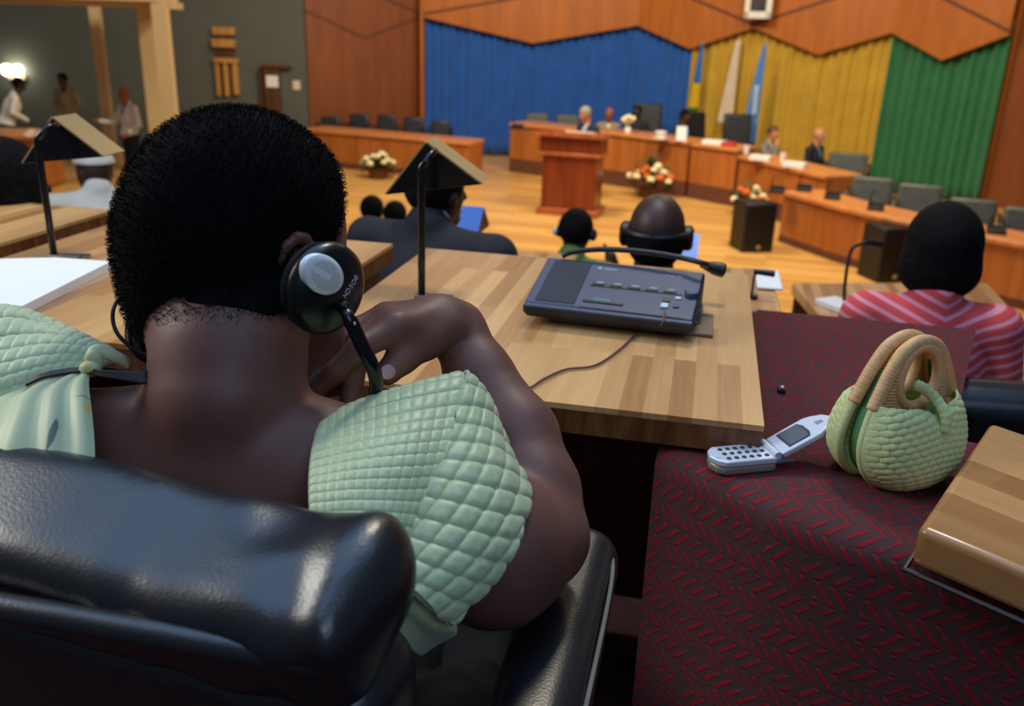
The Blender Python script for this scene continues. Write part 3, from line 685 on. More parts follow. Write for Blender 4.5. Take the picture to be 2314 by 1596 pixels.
    s.cap(up(0, .1, .52), up(0, .075, .57), .05, .05, .02, 'd')
    if shirt: s.cap(up(0, .16, .3), up(0, .13, .54), .022, .062, .01, 'd')
    obj('jacket' if shirt else 'top', s.mesh(1), M[top], t, smooth=True)
    if shirt:
        s = SDF(lo, hi, h); torso(s, -.006, False, False); s.cap(up(0, -.005, .5), up(0, -.0, .545), .07, .062, .03)
        obj('shirt', s.mesh(1), M[shirt], t, smooth=True)
        if tie: obj('tie', MB().tube([up(0, .098, .52), up(0, .13, .44), up(0, .142, .28)], [.018, .016, .026], 8), M[tie], t, smooth=True)
    s = SDF(lo, hi, h); s.ell(Lp((0, .02, .0)), (.175 * wide, .135, .12), (X, Y, UP), .03)
    for k, sg in enumerate((-1, 1)): s.cap(Lp((sg * .09, 0, -.01)), knee[k], .09, .066, .04); s.cap(knee[k], foot[k] + UP * .04, .062, .055, .015)
    obj('trousers', s.mesh(1), M[trousers], t, smooth=True)
    if hairk:
        s = SDF(head - .2, head + .2, .008)
        if hairk == 'short':
            s.ell(hp(0, -.016, .026), (.086, .1, .096), HA, 0); s.cut(hp(0, .05, .02), f * .75 - u * .66); s.cut(hp(0, 0, -.045), -u)
        elif hairk == 'fringe':
            s.ell(hp(0, -.016, .0), (.087, .102, .1), HA, 0); s.cut(hp(0, .02, 0), f); s.cut(hp(0, 0, .024), u); s.cut(hp(0, 0, -.1), -u)
        elif hairk == 'bob':
            s.ell(hp(0, -.022, .02), (.1, .112, .112), HA, 0); s.ell(hp(.0, -.03, -.055), (.107, .098, .085), HA, .03); s.cut(hp(0, .06, 0), f * .9 - u * .44)
        elif hairk == 'cap':
            s.ell(hp(0, -.01, .045), (.09, .108, .09), HA, 0); s.cut(hp(0, 0, .05), -u)
        obj('hair' if hairk != 'cap' else 'cap', s.mesh(1), M[hair], t, smooth=True)
    return t, hp, up
Pi = math.pi
# front rows, seen from behind
def headset(hp, t, r=.03, band=True):
    for sg in (-1, 1): obj('earcup', MB().lathe(hp(sg * .08, -.005, -.005), hp(sg, 0, 0) - hp(0, 0, 0), [(r, 0), (r, .016), (r * .7, .024)], 14), M['black'], t, smooth='auto')
    if band: obj('headset_band', MB().tube([hp(math.cos(a) * .094, -.01 - .1 * math.sin(a), .012) for a in np.linspace(0, Pi, 17)], .008, 6), M['black'], t, smooth='auto')
t, hp, up = person('person in a dark suit with a bald shiny crown and black headset, seen from behind', PL(1484, 528, .675), -YAW, 'skin_deep', 'darksuit', hair='hair_black', hairk='fringe', h=.008)
headset(hp, t, .036)
t, hp, up = person('person in a black suit seated before the desk lamp, seen from behind', PL(990, 436, .73), -YAW - .25, 'skin_deep', 'darksuit', shirt='pale', hyaw=-.3, h=.009, wide=1.3, nk=.075)
t, hp, up = person('person in a green patterned top wearing a silver headset, seen from behind', PL(1303, 524, .26), -YAW - .2, 'skin_deep', 'greentop', h=.01, nk=.05, rel=(.25, .3, .2), rwr=(.14, .3, .42))
headset(hp, t, .03, False)
obj('silver_earcup_disc', MB().ell(hp(-.108, -.012, -.005), .016, .024, .024), M['paper_cup'], t, smooth='auto')
person('person with short dark hair far down the front row, left of the black-suited man', PL(842, 477, -.1), -.2, 'skin_deep', 'darksuit', h=.014)
person('person with bowed dark head just left of the black-suited man', PL(893, 492, -.12), -.1, 'skin_deep', 'darksuit', h=.014, pitch=-.4)
t, hp, up = person('person with black hair at the left edge behind the notepad desk', PL(22, 420, .78), -.5, 'skin_deep', 'darksuit', h=.01, hairk='bob')
t, hp, up = person('person in white clothes and white cap behind the left desk lamp', W(212, 392, 4.4), .6, 'skin_deep', 'pale', hairk='cap', hair='pale', h=.01, hyaw=.5, nk=.09, wide=1.35)
# the woman in coral stripes
t, hp, up = person('woman with dark bobbed hair in a coral pink striped top', PL(2128, 560, .68), -YAW - .1, 'skin_deep', 'pinkish', hairk='bob', h=.008, wide=.98, nk=.035, trousers='darksuit')
# on the stage
person('person with grey hair in a dark suit speaking at the wooden lectern', W(1322, 258, 14.1), Pi - .9, 'skin_light', 'navysuit', 'stand', 'hair_grey', shirt='pale', tie='bluetie', pitch=-.35, lean=.22)
person('person in a beige suit seated at the rostrum right of the lectern', W(1377, 257, 17.2), Pi - .1, 'skin_mid', 'beige', hairk=None, shirt='pale', rel=(-.3, .2, .15), rwr=(-.22, .4, .18), lel=(.3, .2, .15), lwr=(.42, .42, .18))
person('person in a black suit seated in the black high-backed chair at the rostrum', W(1440, 252, 17.0), Pi - .4, 'skin_deep', 'darksuit', shirt='darksuit', h=.016)
person('person in a dark suit seated before the blue and yellow flag', W(1549, 262, 16.1), Pi + .7, 'skin_dark', 'darksuit', shirt='pale', tie='bluetie', pitch=-.1)
person('person in a grey suit resting a hand on the cheek at the rostrum wing', W(1747, 301, 15.1), Pi + .8, 'skin_light', 'greysuit', hairk='short', hair='door', shirt='flag_white', rel=(.26, .26, .17), rwr=(.1, .2, .5), lel=(-.26, .2, .16), lwr=(-.06, .36, .17), hyaw=-.3)
person('person with a bald head in a dark suit at the end of the rostrum wing', W(1852, 306, 14.6), Pi + .75, 'skin_light', 'darksuit', hairk=None, shirt='bluetie', lwr=(-.05, .34, .17), rwr=(.05, .34, .17))
# by the left gallery
person('person in a white shirt leaning over the desk under the wall lamp', W(44, 191, 14.6), -1.0, 'skin_deep', 'pale', 'stand', lean=.42, hyaw=.2)
person('person in a khaki shirt standing right of the wall lamp', W(140, 180, 16.2), Pi - .2, 'skin_dark', 'khaki', 'stand', lean=.05, lwr=(.1, .2, .06), rwr=(-.1, .2, .06))
person('person in a white shirt and dark waistcoat standing by the cream column', W(279, 213, 15.4), Pi - .5, 'skin_mid', 'pale', 'stand', hairk=None, shirt='greysuit', lel=(-.3, .04, .2), lwr=(-.28, .24, .1), rel=(.3, .05, .2), rwr=(.36, .32, .25))
t = thing('conference_desk', 'wooden desk at the left edge below the wall lamp', 'desk', xy(W(30, 300, 13.6), ZF)); dp = np.array(t.location)
obj('cabinet', MB().obox(dp + UP * .4 + np.array([-.6, .2, 0]), (1, 0, 0), (0, 1, 0), UP, 1.0, .4, .38), M['rostrum'], t, bevel=.02)
obj('worktop', MB().obox(dp + UP * .8 + np.array([-.6, .2, 0]), (1, 0, 0), (0, 1, 0), UP, 1.04, .45, .03), M['rostrum_top'], t, bevel=.01)
# ------------------------------------------------------------------ front row desks, lamps, consoles
DZ = .75
def desk(a0, a1, b0, b1, z, label, zfloor=0, group='strip-wood desks of the seat rows'):
    t = thing('seat_desk', label, 'desk', abz((a0 + a1) / 2, (b0 + b1) / 2, zfloor)); c = lambda a, b, zz: abz(a, b, zz)
    am, bm, ah, bh = (a0 + a1) / 2, (b0 + b1) / 2, (a1 - a0) / 2, (b1 - b0) / 2
    obj('desk_top', MB().obox(c(am, bm, z - .004), A, B, UP, ah, bh, .004), M['desk_top'], t)
    obj('edge_band', MB().obox(c(am, bm, z - .026), A, B, UP, ah - .001, bh - .001, .018), M['desk_edge'], t, bevel=.002)
    sp = MB(); sp.obox(c(a1 - .09, bm, (z - .044 + zfloor) / 2), A, B, UP, .014, bh - .03, (z - .044 - zfloor) / 2); obj('modesty_panel', sp, M['desk_edge'], t)
    for s in (-1, 1): obj('side_panel', MB().obox(c(am + .15, bm + s * (bh - .03), (z - .044 + zfloor) / 2), A, B, UP, ah - .2, .014, (z - .044 - zfloor) / 2), M['desk_edge'], t)
    return t
desk(1.094, 1.872, -.588, .105, DZ, 'strip-wood desk carrying the blue-grey microphone console')
desk(1.128, 1.886, -1.36, -.671, DZ, 'strip-wood desk with the white notepad, left of the headset wearer')
desk(1.13, 2.0, -2.16, -1.452, DZ, 'strip-wood desk at the left edge of the photo')
def row_desk(a0, b0, zf, label): return desk(a0, a0 + .6, b0, b0 + .69, zf + DZ, label, zf)
row_desk(2.92, -.45, -.46, 'lower strip-wood desk in front of the bald man')
row_desk(3.2, -1.2, -.46, 'lower strip-wood desk in front of the black-suited man')
# reading lamps
def reading_lamp(a, b, z, label, side='shade_gold', s=1.0, A=A, B=B, roll=0):
    p = abz(a, b, z); t = thing('reading_lamp', label, 'lamp', p); q0 = lambda x, y, zz: p + B * x * s + A * y * s + UP * zz * s; cr, sr = math.cos(R_(roll)), math.sin(R_(roll))
    q = lambda x, y, zz: q0(x * cr - (zz - .235) * sr, y, .235 + x * sr + (zz - .235) * cr) if zz > .18 else q0(x, y, zz)
    obj('base', MB().obox(q(.022, .0, .003), A, B, UP, .012 * s, .034 * s, .003 * s), M['plate'], t, bevel=.002)
    pts = [q0(0, 0, 0), q0(0, 0, .2), q0(.0, .002, .232)] + [q0(.003 + .012 * math.sin(k), .003 + .028 * (1 - math.cos(k)) , .235 + .022 * math.sin(k)) for k in np.linspace(.3, 1.9, 7)] + [q(.004, .075, .24)]
    obj('stem', MB().tube(spline(pts, 30), .0068 * s, 12), M['lampblack'], t, smooth=True)
    y0, y1, hw, zb, zt = .062, .142, .089, .185, .268
    g = [q(-hw, y0, zb), q(hw, y0, zb), q(0, y0, zt)]; th = .003
    obj('gable_plate', MB().prism(g, A * th * s), M['lampblack'], t, bevel=.0008)
    obj('gable_plate', MB().prism([x + A * (y1 - y0 - th) * s for x in g], A * th * s), M['lampblack'], t, bevel=.0008)
    n = nrm(np.cross(A, g[1] - g[2])); n = n if n[2] > 0 else -n
    obj('shade_side', MB().prism([g[1], g[2], g[2] + A * (y1 - y0) * s, g[1] + A * (y1 - y0) * s], n * .003 * s), M[side], t)
    n2 = nrm(np.cross(A, g[0] - g[2])); n2 = n2 if n2[2] > 0 else -n2
    obj('shade_side', MB().prism([g[0], g[2], g[2] + A * (y1 - y0) * s, g[0] + A * (y1 - y0) * s], n2 * .003 * s), M[side], t)
    obj('tube_lamp', MB().tube([q(0, y0 + .01, .225), q(0, y1 - .01, .225)], .009 * s, 10), M['paper_cup'], t, smooth='auto')
    return t
def turned(deg): c_, s_ = math.cos(R_(deg)), math.sin(R_(deg)); return A * c_ - B * s_, B * c_ + A * s_
reading_lamp(1.505, -.482, DZ, 'black gable-shaded reading lamp on the desk with the microphone console', A=turned(5)[0], B=turned(5)[1], roll=9)
reading_lamp(1.545, -1.272, DZ, 'black gable-shaded reading lamp behind the white notepad', A=turned(5)[0], B=turned(5)[1], roll=7)
p = PL(1574, 528, .58) - cam_pos; reading_lamp(p @ A, p @ B - .11, .58 - .23, 'blue-lit reading lamp right of the bald man', 'blue_lit', .85, B, -A)
p = PL(1074, 492, .56) - cam_pos; reading_lamp(p @ A, p @ B - .11, .56 - .23, 'blue-lit reading lamp right of the black-suited man', 'blue_lit', 1.0, B, -A)
# notepad
n0 = [PL(-40, 585, .768), PL(125, 581, .768), PL(251, 590, .768), PL(36, 698, .768), PL(-60, 698, .768)]
t = thing('notepad', 'thick white notepad lying open on the left desk', 'paper', xy(n0[2], DZ))
pgs = MB(); pgs.prism([xy(p_, DZ) for p_ in n0], UP * .016); obj('page_block', pgs, M['white'], t, bevel=.001)
obj('cover_sheet', MB().prism([xy(p_, DZ + .0162) for p_ in n0], UP * .0012), M['white'], t)
t = thing('ballpoint_pen', 'pen lying behind the notepad by the lamp base', 'pen', PL(170, 578, DZ)); pa, pb = PL(140, 577, DZ + .005), PL(205, 578, DZ + .005)
obj('barrel', MB().tube([pa, pb], .0045, 8), M['chrome'], t, smooth='auto'); obj('pen_tip', MB().tube([pa, pa + (pa - pb) * .12], [.0045, .001], 8), M['red'], t, smooth='auto')
# conference console of the front desk
M['console'] = plain('blue grey console plastic', lin(48, 64, 94), .5, 0, .06, 40)
M['console_dark'] = plain('dark console plastic', lin(34, 38, 46), .55, 0, .08, 30)
M['mesh_dark'] = plain('speaker mesh', lin(44, 50, 62), .8, 0, .5, 900, .3, .001)
M['lcd'] = plain('green display glass', lin(92, 150, 150), .15, 0, .1)
M['button'] = plain('pale button', lin(196, 206, 224), .5)
M['print'] = plain('pale grey print', lin(150, 162, 184), .6)
M['plate'] = plain('brown metal plate', lin(120, 112, 96), .4, .4, .06)
def text(name, body, size, m, parent, origin, ax, ay, ext=.0002):
    cu = bpy.data.curves.new(name, 'FONT'); cu.body = body; cu.size = size; cu.align_x = 'CENTER'; cu.align_y = 'CENTER'; cu.extrude = ext
    o = link(bpy.data.objects.new(name + '_curve', cu)); dg = bpy.context.evaluated_depsgraph_get(); me = bpy.data.meshes.new_from_object(o.evaluated_get(dg))
    bpy.data.objects.remove(o); az = np.cross(ax, ay); V = np.array([v.co[:] for v in me.vertices]); Fc = [tuple(p_.vertices) for p_ in me.polygons]
    return obj(name, (np.array(origin) + V[:, :1] * ax + V[:, 1:2] * ay + V[:, 2:] * az, Fc), m, parent)
def Zc(px, py, Z): return W(px, py, Z)
c_nl, c_nr = PL(1180, 690, DZ + .034), PL(1566, 735, DZ + .034)
ex = nrm(c_nr - c_nl); Wd = np.linalg.norm(c_nr - c_nl)
c_fl = PL(1206, 579, DZ + .078); ey0 = c_fl - c_nl; ey = nrm(ey0 - ex * (ey0 @ ex)); Dp = float(ey0 @ ey); ez = np.cross(ex, ey)
t = thing('microphone_console', 'blue-grey delegate console with folded gooseneck microphone on the nearest desk', 'microphone', xy(c_nl + ex * Wd / 2, DZ))
T = lambda u, v, w=0: c_nl + ex * Wd * u + ey * Dp * v + ez * w
body = MB(); low = lambda q_, dz: q_ - UP * dz
b0, b1, b2, b3 = T(0, 0), T(1, 0), T(1, 1), T(0, 1)
z0 = DZ + .008
body.add([xy(b0 + A * .014 + B * .006, z0 + .004), xy(b1 + A * .014 - B * .006, z0 + .004), xy(b2 - A * .02, z0), xy(b3 - A * .02, z0), b0 - ez * .012, b1 - ez * .012, b2 - ez * .012, b3 - ez * .012, b0, b1, b2, b3],
         [(3, 2, 1, 0), (0, 1, 5, 4), (1, 2, 6, 5), (2, 3, 7, 6), (3, 0, 4, 7), (4, 5, 9, 8), (5, 6, 10, 9), (6, 7, 11, 10), (7, 4, 8, 11), (8, 9, 10, 11)])
obj('console_body', body, M['console_dark'], t, bevel=.003)
pan = lambda u0, u1, v0, v1, h0, h1: MB().obox((T(u0, v0) + T(u1, v1)) / 2 + ez * (h0 + h1) / 2, ex, ey, ez, Wd * (u1 - u0) / 2, Dp * (v1 - v0) / 2, (h1 - h0) / 2)
obj('top_plate', pan(.008, .992, .06, .985, -.001, .0025), M['console'], t, bevel=.002)
obj('speaker_grille', pan(.06, .30, .10, .93, .002, .0038), M['mesh_dark'], t, bevel=.001)
obj('front_lip', pan(.004, .996, 0, .06, -.004, .0015), M['console'], t, bevel=.002)
for k in range(5):
    obj('key', pan(.355 + k * .108, .43 + k * .108, .50, .545, .002, .005), M['black'], t, bevel=.0008); obj('key_label', pan(.375 + k * .108, .42 + k * .108, .565, .585, .0025, .0028), M['print'], t)
obj('key_slot', pan(.345, .90, .485, .515, .0025, .0035), M['black'], t)
obj('display_slot', pan(.34, .58, .17, .215, .002, .0045), M['black'], t, bevel=.0008); obj('display', pan(.40, .50, .205, .245, .002, .0045), M['lcd'], t)
obj('card_slot', pan(.335, .93, .065, .085, .002, .0032), M['black'], t)
obj('socket', pan(.795, .84, .33, .40, .002, .0045), M['black'], t); obj('push_button', pan(.795, .838, .21, .29, .002, .006), M['button'], t, bevel=.001)
obj('push_button', pan(.865, .90, .40, .44, .002, .005), M['button'], t, bevel=.001); obj('push_button', pan(.865, .90, .24, .28, .002, .005), M['console'], t, bevel=.001)
obj('volume_knob', MB().lathe(T(.955, .52), ez, [(.0125, 0), (.0125, .008), (.010, .011)], 24), M['console'], t, smooth='auto')
text('maker_print', 'PHILIPS', .0095, M['print'], t, T(.82, .845, .0028), ex, ey)
obj('symbol', MB().lathe(T(.36, .86, .002), ez, [(.004, 0), (.004, .001)], 16), M['print'], t); obj('print_line', pan(.385, .47, .852, .868, .0024, .0028), M['print'], t)
g = [T(.10, .99, .006), T(.16, 1.02, .014), T(.35, 1.06, .022), T(.6, 1.05, .026), T(.85, 1.0, .026), T(1.0, .96, .022)]
g = g + [Zc(1590, 600, 1.66)]
obj('gooseneck', MB().tube(spline(g, 40), [.004] * 4 + [.0048] * 36, 10), M['console_dark'], t, smooth=True)
m0, m1 = Zc(1583, 598, 1.66), Zc(1640, 613, 1.645); md_ = nrm(m1 - m0); Lm = np.linalg.norm(m1 - m0)
obj('microphone_head', MB().lathe(m0, md_, [(.005, 0), (.009, Lm * .3), (.0125, Lm * .55), (.0135, Lm * .8), (.0125, Lm * .95), (.006, Lm)], 18), M['black'], t, smooth='auto')
obj('cable_loop', MB().tube(spline([T(1.0, .35, -.004), T(1.02, .38, .002), T(1.03, .25, .0), T(1.025, .12, -.008), T(1.0, .12, -.008)], 20), .0018, 8), M['black'], t, smooth=True)
pl = [PL(1237, 726, DZ), PL(1611, 765, DZ), PL(1611, 717, DZ), PL(1250, 680, DZ)]
t = thing('mounting_plate', 'flat metal plate lying under the delegate console', 'plate', sum(pl) / 4)
obj('plate_sheet', MB().prism(pl, UP * .006), M['plate'], t, bevel=.001)
t = thing('thin_cable', 'thin brown cable curving from the console across the desk', 'cable', PL(1330, 830, DZ))
cp = [T(.83, .12, .006), T(.825, -.02, -.004), PL(1475, 722, DZ + .012), PL(1440, 752, DZ + .003), PL(1400, 790, DZ + .003), PL(1345, 826, DZ + .003), PL(1280, 835, DZ + .003), PL(1232, 855, DZ + .003), PL(1190, 880, DZ + .003), PL(1130, 890, DZ + .003), PL(1095, 893, DZ + .006), PL(1085, 893, DZ + .02)]
obj('wire', MB().tube(spline(cp, 80), .0018, 8), plain('brown cord', lin(98, 66, 58), .5), t, smooth=True)
# ------------------------------------------------------------------ carpeted ledge right of the desk
def carpet():
    m, nt, bs = new_mat('red and grey herringbone carpet'); bs.inputs['Roughness'].default_value = .95; bs.inputs['Specular IOR Level'].default_value = .1
    t_ = nd(nt, 'ShaderNodeUVMap'); sp = nd(nt, 'ShaderNodeSeparateXYZ'); nt.links.new(t_.outputs[0], sp.inputs[0]); v, u = sp.outputs[0], sp.outputs[1]
    n = nd(nt, 'ShaderNodeTexNoise', i_Scale=160.0, i_Detail=2.0); nt.links.new(t_.outputs[0], n.inputs['Vector'])
    n2 = nd(nt, 'ShaderNodeTexNoise', i_Scale=900.0, i_Detail=2.0); nt.links.new(t_.outputs[0], n2.inputs['Vector'])
    cw = .028; tri = mth(nt, 'PINGPONG', u, cw)
    s = mth(nt, 'FRACT', mth(nt, 'MULTIPLY', mth(nt, 'ADD', mth(nt, 'ADD', v, mth(nt, 'MULTIPLY', tri, .9)), mth(nt, 'MULTIPLY', n.outputs['Fac'], .0035)), 1 / .0185))
    e = mth(nt, 'ABSOLUTE', mth(nt, 'SUBTRACT', s, .5)); edge = mth(nt, 'MULTIPLY', mth(nt, 'SUBTRACT', e, .22), 9.0); edge = mth(nt, 'ADD', edge, mth(nt, 'MULTIPLY', mth(nt, 'SUBTRACT', n2.outputs['Fac'], .5), 3.0))
    gap = mth(nt, 'MULTIPLY', mth(nt, 'MULTIPLY', tri, mth(nt, 'SUBTRACT', cw, tri)), 4 / cw / cw); gap = mth(nt, 'MINIMUM', mth(nt, 'MULTIPLY', gap, 2.2), 1.0)
    n3 = nd(nt, 'ShaderNodeTexNoise', i_Scale=42.0, i_Detail=2.0); nt.links.new(t_.outputs[0], n3.inputs['Vector'])
    fac = mth(nt, 'MULTIPLY', mth(nt, 'MULTIPLY', mth(nt, 'MINIMUM', mth(nt, 'MAXIMUM', edge, 0.0), 1.0), gap), mth(nt, 'MINIMUM', mth(nt, 'MAXIMUM', mth(nt, 'MULTIPLY', mth(nt, 'SUBTRACT', n3.outputs['Fac'], .36), 7.0), .15), 1.0))
    c = mixc(nt, fac, lin(70, 64, 63), lin(158, 36, 44)); c = mixc(nt, mth(nt, 'ADD', mth(nt, 'MULTIPLY', n2.outputs['Fac'], .4), .15), c, lin(92, 42, 46)); nt.links.new(c, bs.inputs['Base Color'])
    h = mth(nt, 'ADD', mth(nt, 'MULTIPLY', n2.outputs['Fac'], .6), fac); bump(nt, bs, h, .7, .002); return m
M['carpet'] = carpet()
LZ = .70
k0, k1, k2 = PL(1483, 1014, LZ), PL(2055, 1262, LZ), PL(2520, 1420, LZ)      # near lip
f0, f1, f2 = PL(1712, 700, LZ), PL(2206, 745, LZ), PL(2600, 790, LZ)
near = spline([k0, PL(1600, 1075, LZ), PL(1750, 1150, LZ), PL(1900, 1210, LZ), k1, k2], 80); far = np.array([f0 + (f1 - f0) * i / 63 if i <= 63 else PL(2152, 990, LZ) + (PL(2620, 1095, LZ) - PL(2152, 990, LZ)) * (i - 64) / 15 for i in range(80)])
prof = []                                     # (towards far 0..1, drop, outward)
G = []; UVs = []; nn_ = 80; R0 = .03
for i in range(nn_):
    a, b = near[i], far[i]; inn = nrm(b - a); out = -inn; row = []; uv = []; acc = 0; L = np.linalg.norm(b - a)
    pts = [b - UP * .0, *[b + (a - b) * q for q in np.linspace(.02, 1 - R0 / L, 24)]] + [a + inn * R0 + out * R0 * math.sin(th) + UP * R0 * (math.cos(th) - 1) for th in np.linspace(.15, math.pi / 2, 8)] + [a - UP * z for z in np.linspace(.05, .70, 14)]
    pts = [p_ for p_ in pts]; last = None
    for p_ in pts:
        if last is not None: acc += np.linalg.norm(p_ - last)
        last = p_; row.append(p_)
    ds = np.cumsum([0] + [np.linalg.norm(row[j + 1] - row[j]) for j in range(len(row) - 1)]); ds = ds - ds[24]
    ulen = np.linalg.norm(near[i] - near[0]); uv = [(ulen + (0 if d_ > 0 else 0), d_) for d_ in ds]
    G.append(row); UVs.append(uv)
ledge = MB(); ledge.grid(np.array(G)[::-1], np.array(UVs)[::-1])
o = struct('floor_ledge', ledge, M['carpet'], smooth=True)
side = MB(); G = np.array(G); nB = len(G[0])
fr_ = [G[i, 0] for i in range(nn_)]
side.grid(np.array([[p_, xy(p_, -.46)] for p_ in fr_])); obj('back_face', side, M['tier'], o)
lf = MB(); lf.add([*G[0], xy(G[0, 0], 0)], [tuple(range(nB + 1))]); obj('left_face', lf, M['tier'], o)
# desk at the right on the ledge
e0, e1, e2, e3 = PL(2075, 1191, DZ), PL(2238, 953, DZ), PL(2700, 1110, DZ), PL(2560, 1392, DZ)
t = thing('seat_desk', 'rounded strip-wood desk at the right edge beyond the woven handbag', 'desk', xy(e0, LZ))
M['desk_top_e'] = wood('right desk strips', lin(150, 98, 52), lin(214, 162, 104), (5, 90, 30), .28, (.5, .05), -math.atan2((e2 - e1)[1], (e2 - e1)[0]), .3)
obj('desk_top', MB().prism([p_ - UP * .046 for p_ in (e0, e3, e2, e1)], UP * .046), M['desk_top_e'], t, bevel=.009, bseg=4)
cs = MB(); cs.tube([xy(e1, LZ + .002) - .004 * B, xy(e0, LZ + .002) - .006 * B - A * .006, xy(e3, LZ + .002) - A * .006], .003, 6); obj('chrome_strip', cs, M['chrome'], t, smooth='auto')
# lower desk and objects in front of the ledge
z2 = .36
desk_pts = [(1705, 697), (1767, 703), (1757, 662), (1778, 656), (1762, 606), (1640, 606)]
g4 = PL(1735, 655, .60)
t = thing('seat_desk', 'lower strip-wood desk just beyond the console desk with a white glare sheet', 'desk', xy(g4, -.46))
c4 = PL(1700, 650, .60) - cam_pos
obj('desk_top', MB().prism([PL(1640, 700, .64), PL(1768, 704, .64), PL(1738, 608, .64), PL(1640, 604, .64)], UP * -.04), M['desk_top'], t, bevel=.003)
obj('desk_support', MB().obox(xy(PL(1700, 640, .60), .06), A, B, UP, .1, .05, .51), M['desk_edge'], t)
sheets(PL(1736, 634, .642), -YAW, .03, .09, .006, 'white sheet standing for glare on the far right corner of the lower desk', 'white', 'white_sheet', 'papers')  # flat white sheet drawn as the glare on the desk corner
p = PL(1698, 672, .642); t = thing('clip_microphone', 'small dark microphone on a thin stem beyond the console', 'microphone', p)
obj('stem', MB().tube([p, p + UP * .05, p + UP * .06 + B * .006], .003, 8), M['console'], t, smooth='auto'); obj('microphone_head', MB().tube([p + UP * .062 - B * .002, p + UP * .06 + B * .045], [.006, .008], 10), M['black'], t, smooth='auto'); obj('base', MB().lathe(p, UP, [(.015, 0), (.014, .006)], 12), M['black'], t)
# the coral-dressed woman's desk
w0 = .33
t = thing('seat_desk', 'polished lower desk before the woman in coral', 'desk', xy(PL(1900, 670, w0), -.46))
obj('desk_top', MB().prism([p_ - UP * .04 for p_ in (PL(1790, 640, w0), PL(1880, 745, w0), PL(2330, 745, w0), PL(2230, 640, w0))], UP * .04), M['desk_top'], t, bevel=.003)
obj('modesty_panel', MB().obox(xy(PL(2050, 660, w0), -.085), B, A, UP, .4, .012, .37), M['desk_edge'], t)
sheets(PL(1892, 694, w0), .5, .05, .06, .02, 'crumpled white papers beside the woman in coral', 'white', 'white_sheet', 'papers')
p = PL(1908, 694, w0); t = thing('stand_microphone', 'black gooseneck microphone before the woman in coral', 'microphone', p)
gp = [p, W(1908, 660, PXY(p)[2]), W(1915, 600, PXY(p)[2] - .02), W(1926, 562, PXY(p)[2] - .02), W(1948, 551, PXY(p)[2] - .02), W(1960, 548, PXY(p)[2] - .02)]
obj('gooseneck', MB().tube(spline(gp, 24), .006, 8), M['dark_metal'], t, smooth=True); obj('microphone_head', MB().tube([gp[-1], W(1990, 553, PXY(p)[2])], [.012, .016], 12), M['black'], t, smooth='auto'); obj('base', MB().lathe(p, UP, [(.04, 0), (.035, .015)], 16), M['black'], t)
# ------------------------------------------------------------------ woman with the headset
def skin_mat():
    m, nt, bs = new_mat('dark brown skin with fine pores'); bs.inputs['Roughness'].default_value = .5; bs.inputs['Specular IOR Level'].default_value = .4; bs.inputs['Subsurface Weight'].default_value = .08; bs.inputs['Subsurface Radius'].default_value = (.012, .005, .003); bs.inputs['Subsurface Scale'].default_value = .5
    v = coords(nt); n = nd(nt, 'ShaderNodeTexNoise', i_Scale=14.0, i_Detail=4.0); nt.links.new(v, n.inputs['Vector'])
    n2 = nd(nt, 'ShaderNodeTexVoronoi', i_Scale=650.0); nt.links.new(v, n2.inputs['Vector'])
    nt.links.new(ramp(nt, n.outputs['Fac'], [(.3, lin(102, 66, 56)), (.7, lin(124, 82, 70))]), bs.inputs['Base Color']); bump(nt, bs, n2.outputs['Distance'], .12, .0006); return m
M['skin_w'] = skin_mat()
M['nail'] = plain('fingernail', lin(196, 150, 140), .3)
def satin(name, c, warm):
    m, nt, bs = new_mat(name); bs.inputs['Roughness'].default_value = .42; bs.inputs['Sheen Weight'].default_value = .25; bs.inputs['Specular IOR Level'].default_value = .4
    n = nd(nt, 'ShaderNodeTexNoise', i_Scale=220.0, i_Detail=3.0); nt.links.new(coords(nt), n.inputs['Vector'])
    nt.links.new(ramp(nt, n.outputs['Fac'], [(.3, c), (.7, warm)]), bs.inputs['Base Color']); bump(nt, bs, n.outputs['Fac'], .15, .0008); return m
M['satin'] = satin('pale green quilted satin', lin(176, 192, 146), lin(196, 208, 164))
M['thread'] = plain('pale piping thread', lin(196, 200, 160), .5, 0, .1, 100)
YH = R_(35); HC = W(553, 500, .835)
hf = nrm((math.sin(YH), math.cos(YH), -.12)); hr = np.array([math.cos(YH), -math.sin(YH), 0]); hr = nrm(hr - UP * .03); hu = np.cross(hr, hf)
hf = np.cross(hu, hr); HA = (hr, hf, hu)
H = lambda x, y, z: HC + hr * x + hf * y + hu * z
wom = thing('person', 'woman with cropped hair and quilted pale green sleeves, chin on her hand, seen from behind', 'person', abz(.62, -.38, .45))
SHR, SHL = W(925, 1098, .79), W(70, 985, .805); NB = W(498, 1003, .79)
ARM = [SHR, W(1120, 1240, .80), W(1222, 1213, .835)]; ARMR = [.058, .063, .043]
FORE = [W(1222, 1213, .835), W(1205, 1110, .86), W(1165, 985, .892), W(1083, 850, .925), W(1032, 745, .945)]; FORER = [.043, .0435, .041, .034, .0275]
SX = nrm(SHR - SHL); SF = nrm(np.cross(UP, SX)); SU = np.cross(SX, SF)
TC = W(480, 1190, .82)
def torso_w(s, g=0, arms=True):
    s.cap(NB, SHL, .048 + g, .043 + g, .03); s.cap(NB, SHR, .055 + g, .056 + g, .03)
    s.ell(TC + SU * -.06, (.165 + g, .095 + g, .15 + g), (SX, SF, SU), .03); s.ell(W(545, 1115, .815), (.15 + g, .078 + g, .098 + g), (SX, SF, SU), .03)
    s.ell(TC - UP * .27 + SF * .03, (.165 + g, .115 + g, .17 + g), (SX, SF, SU), .06)
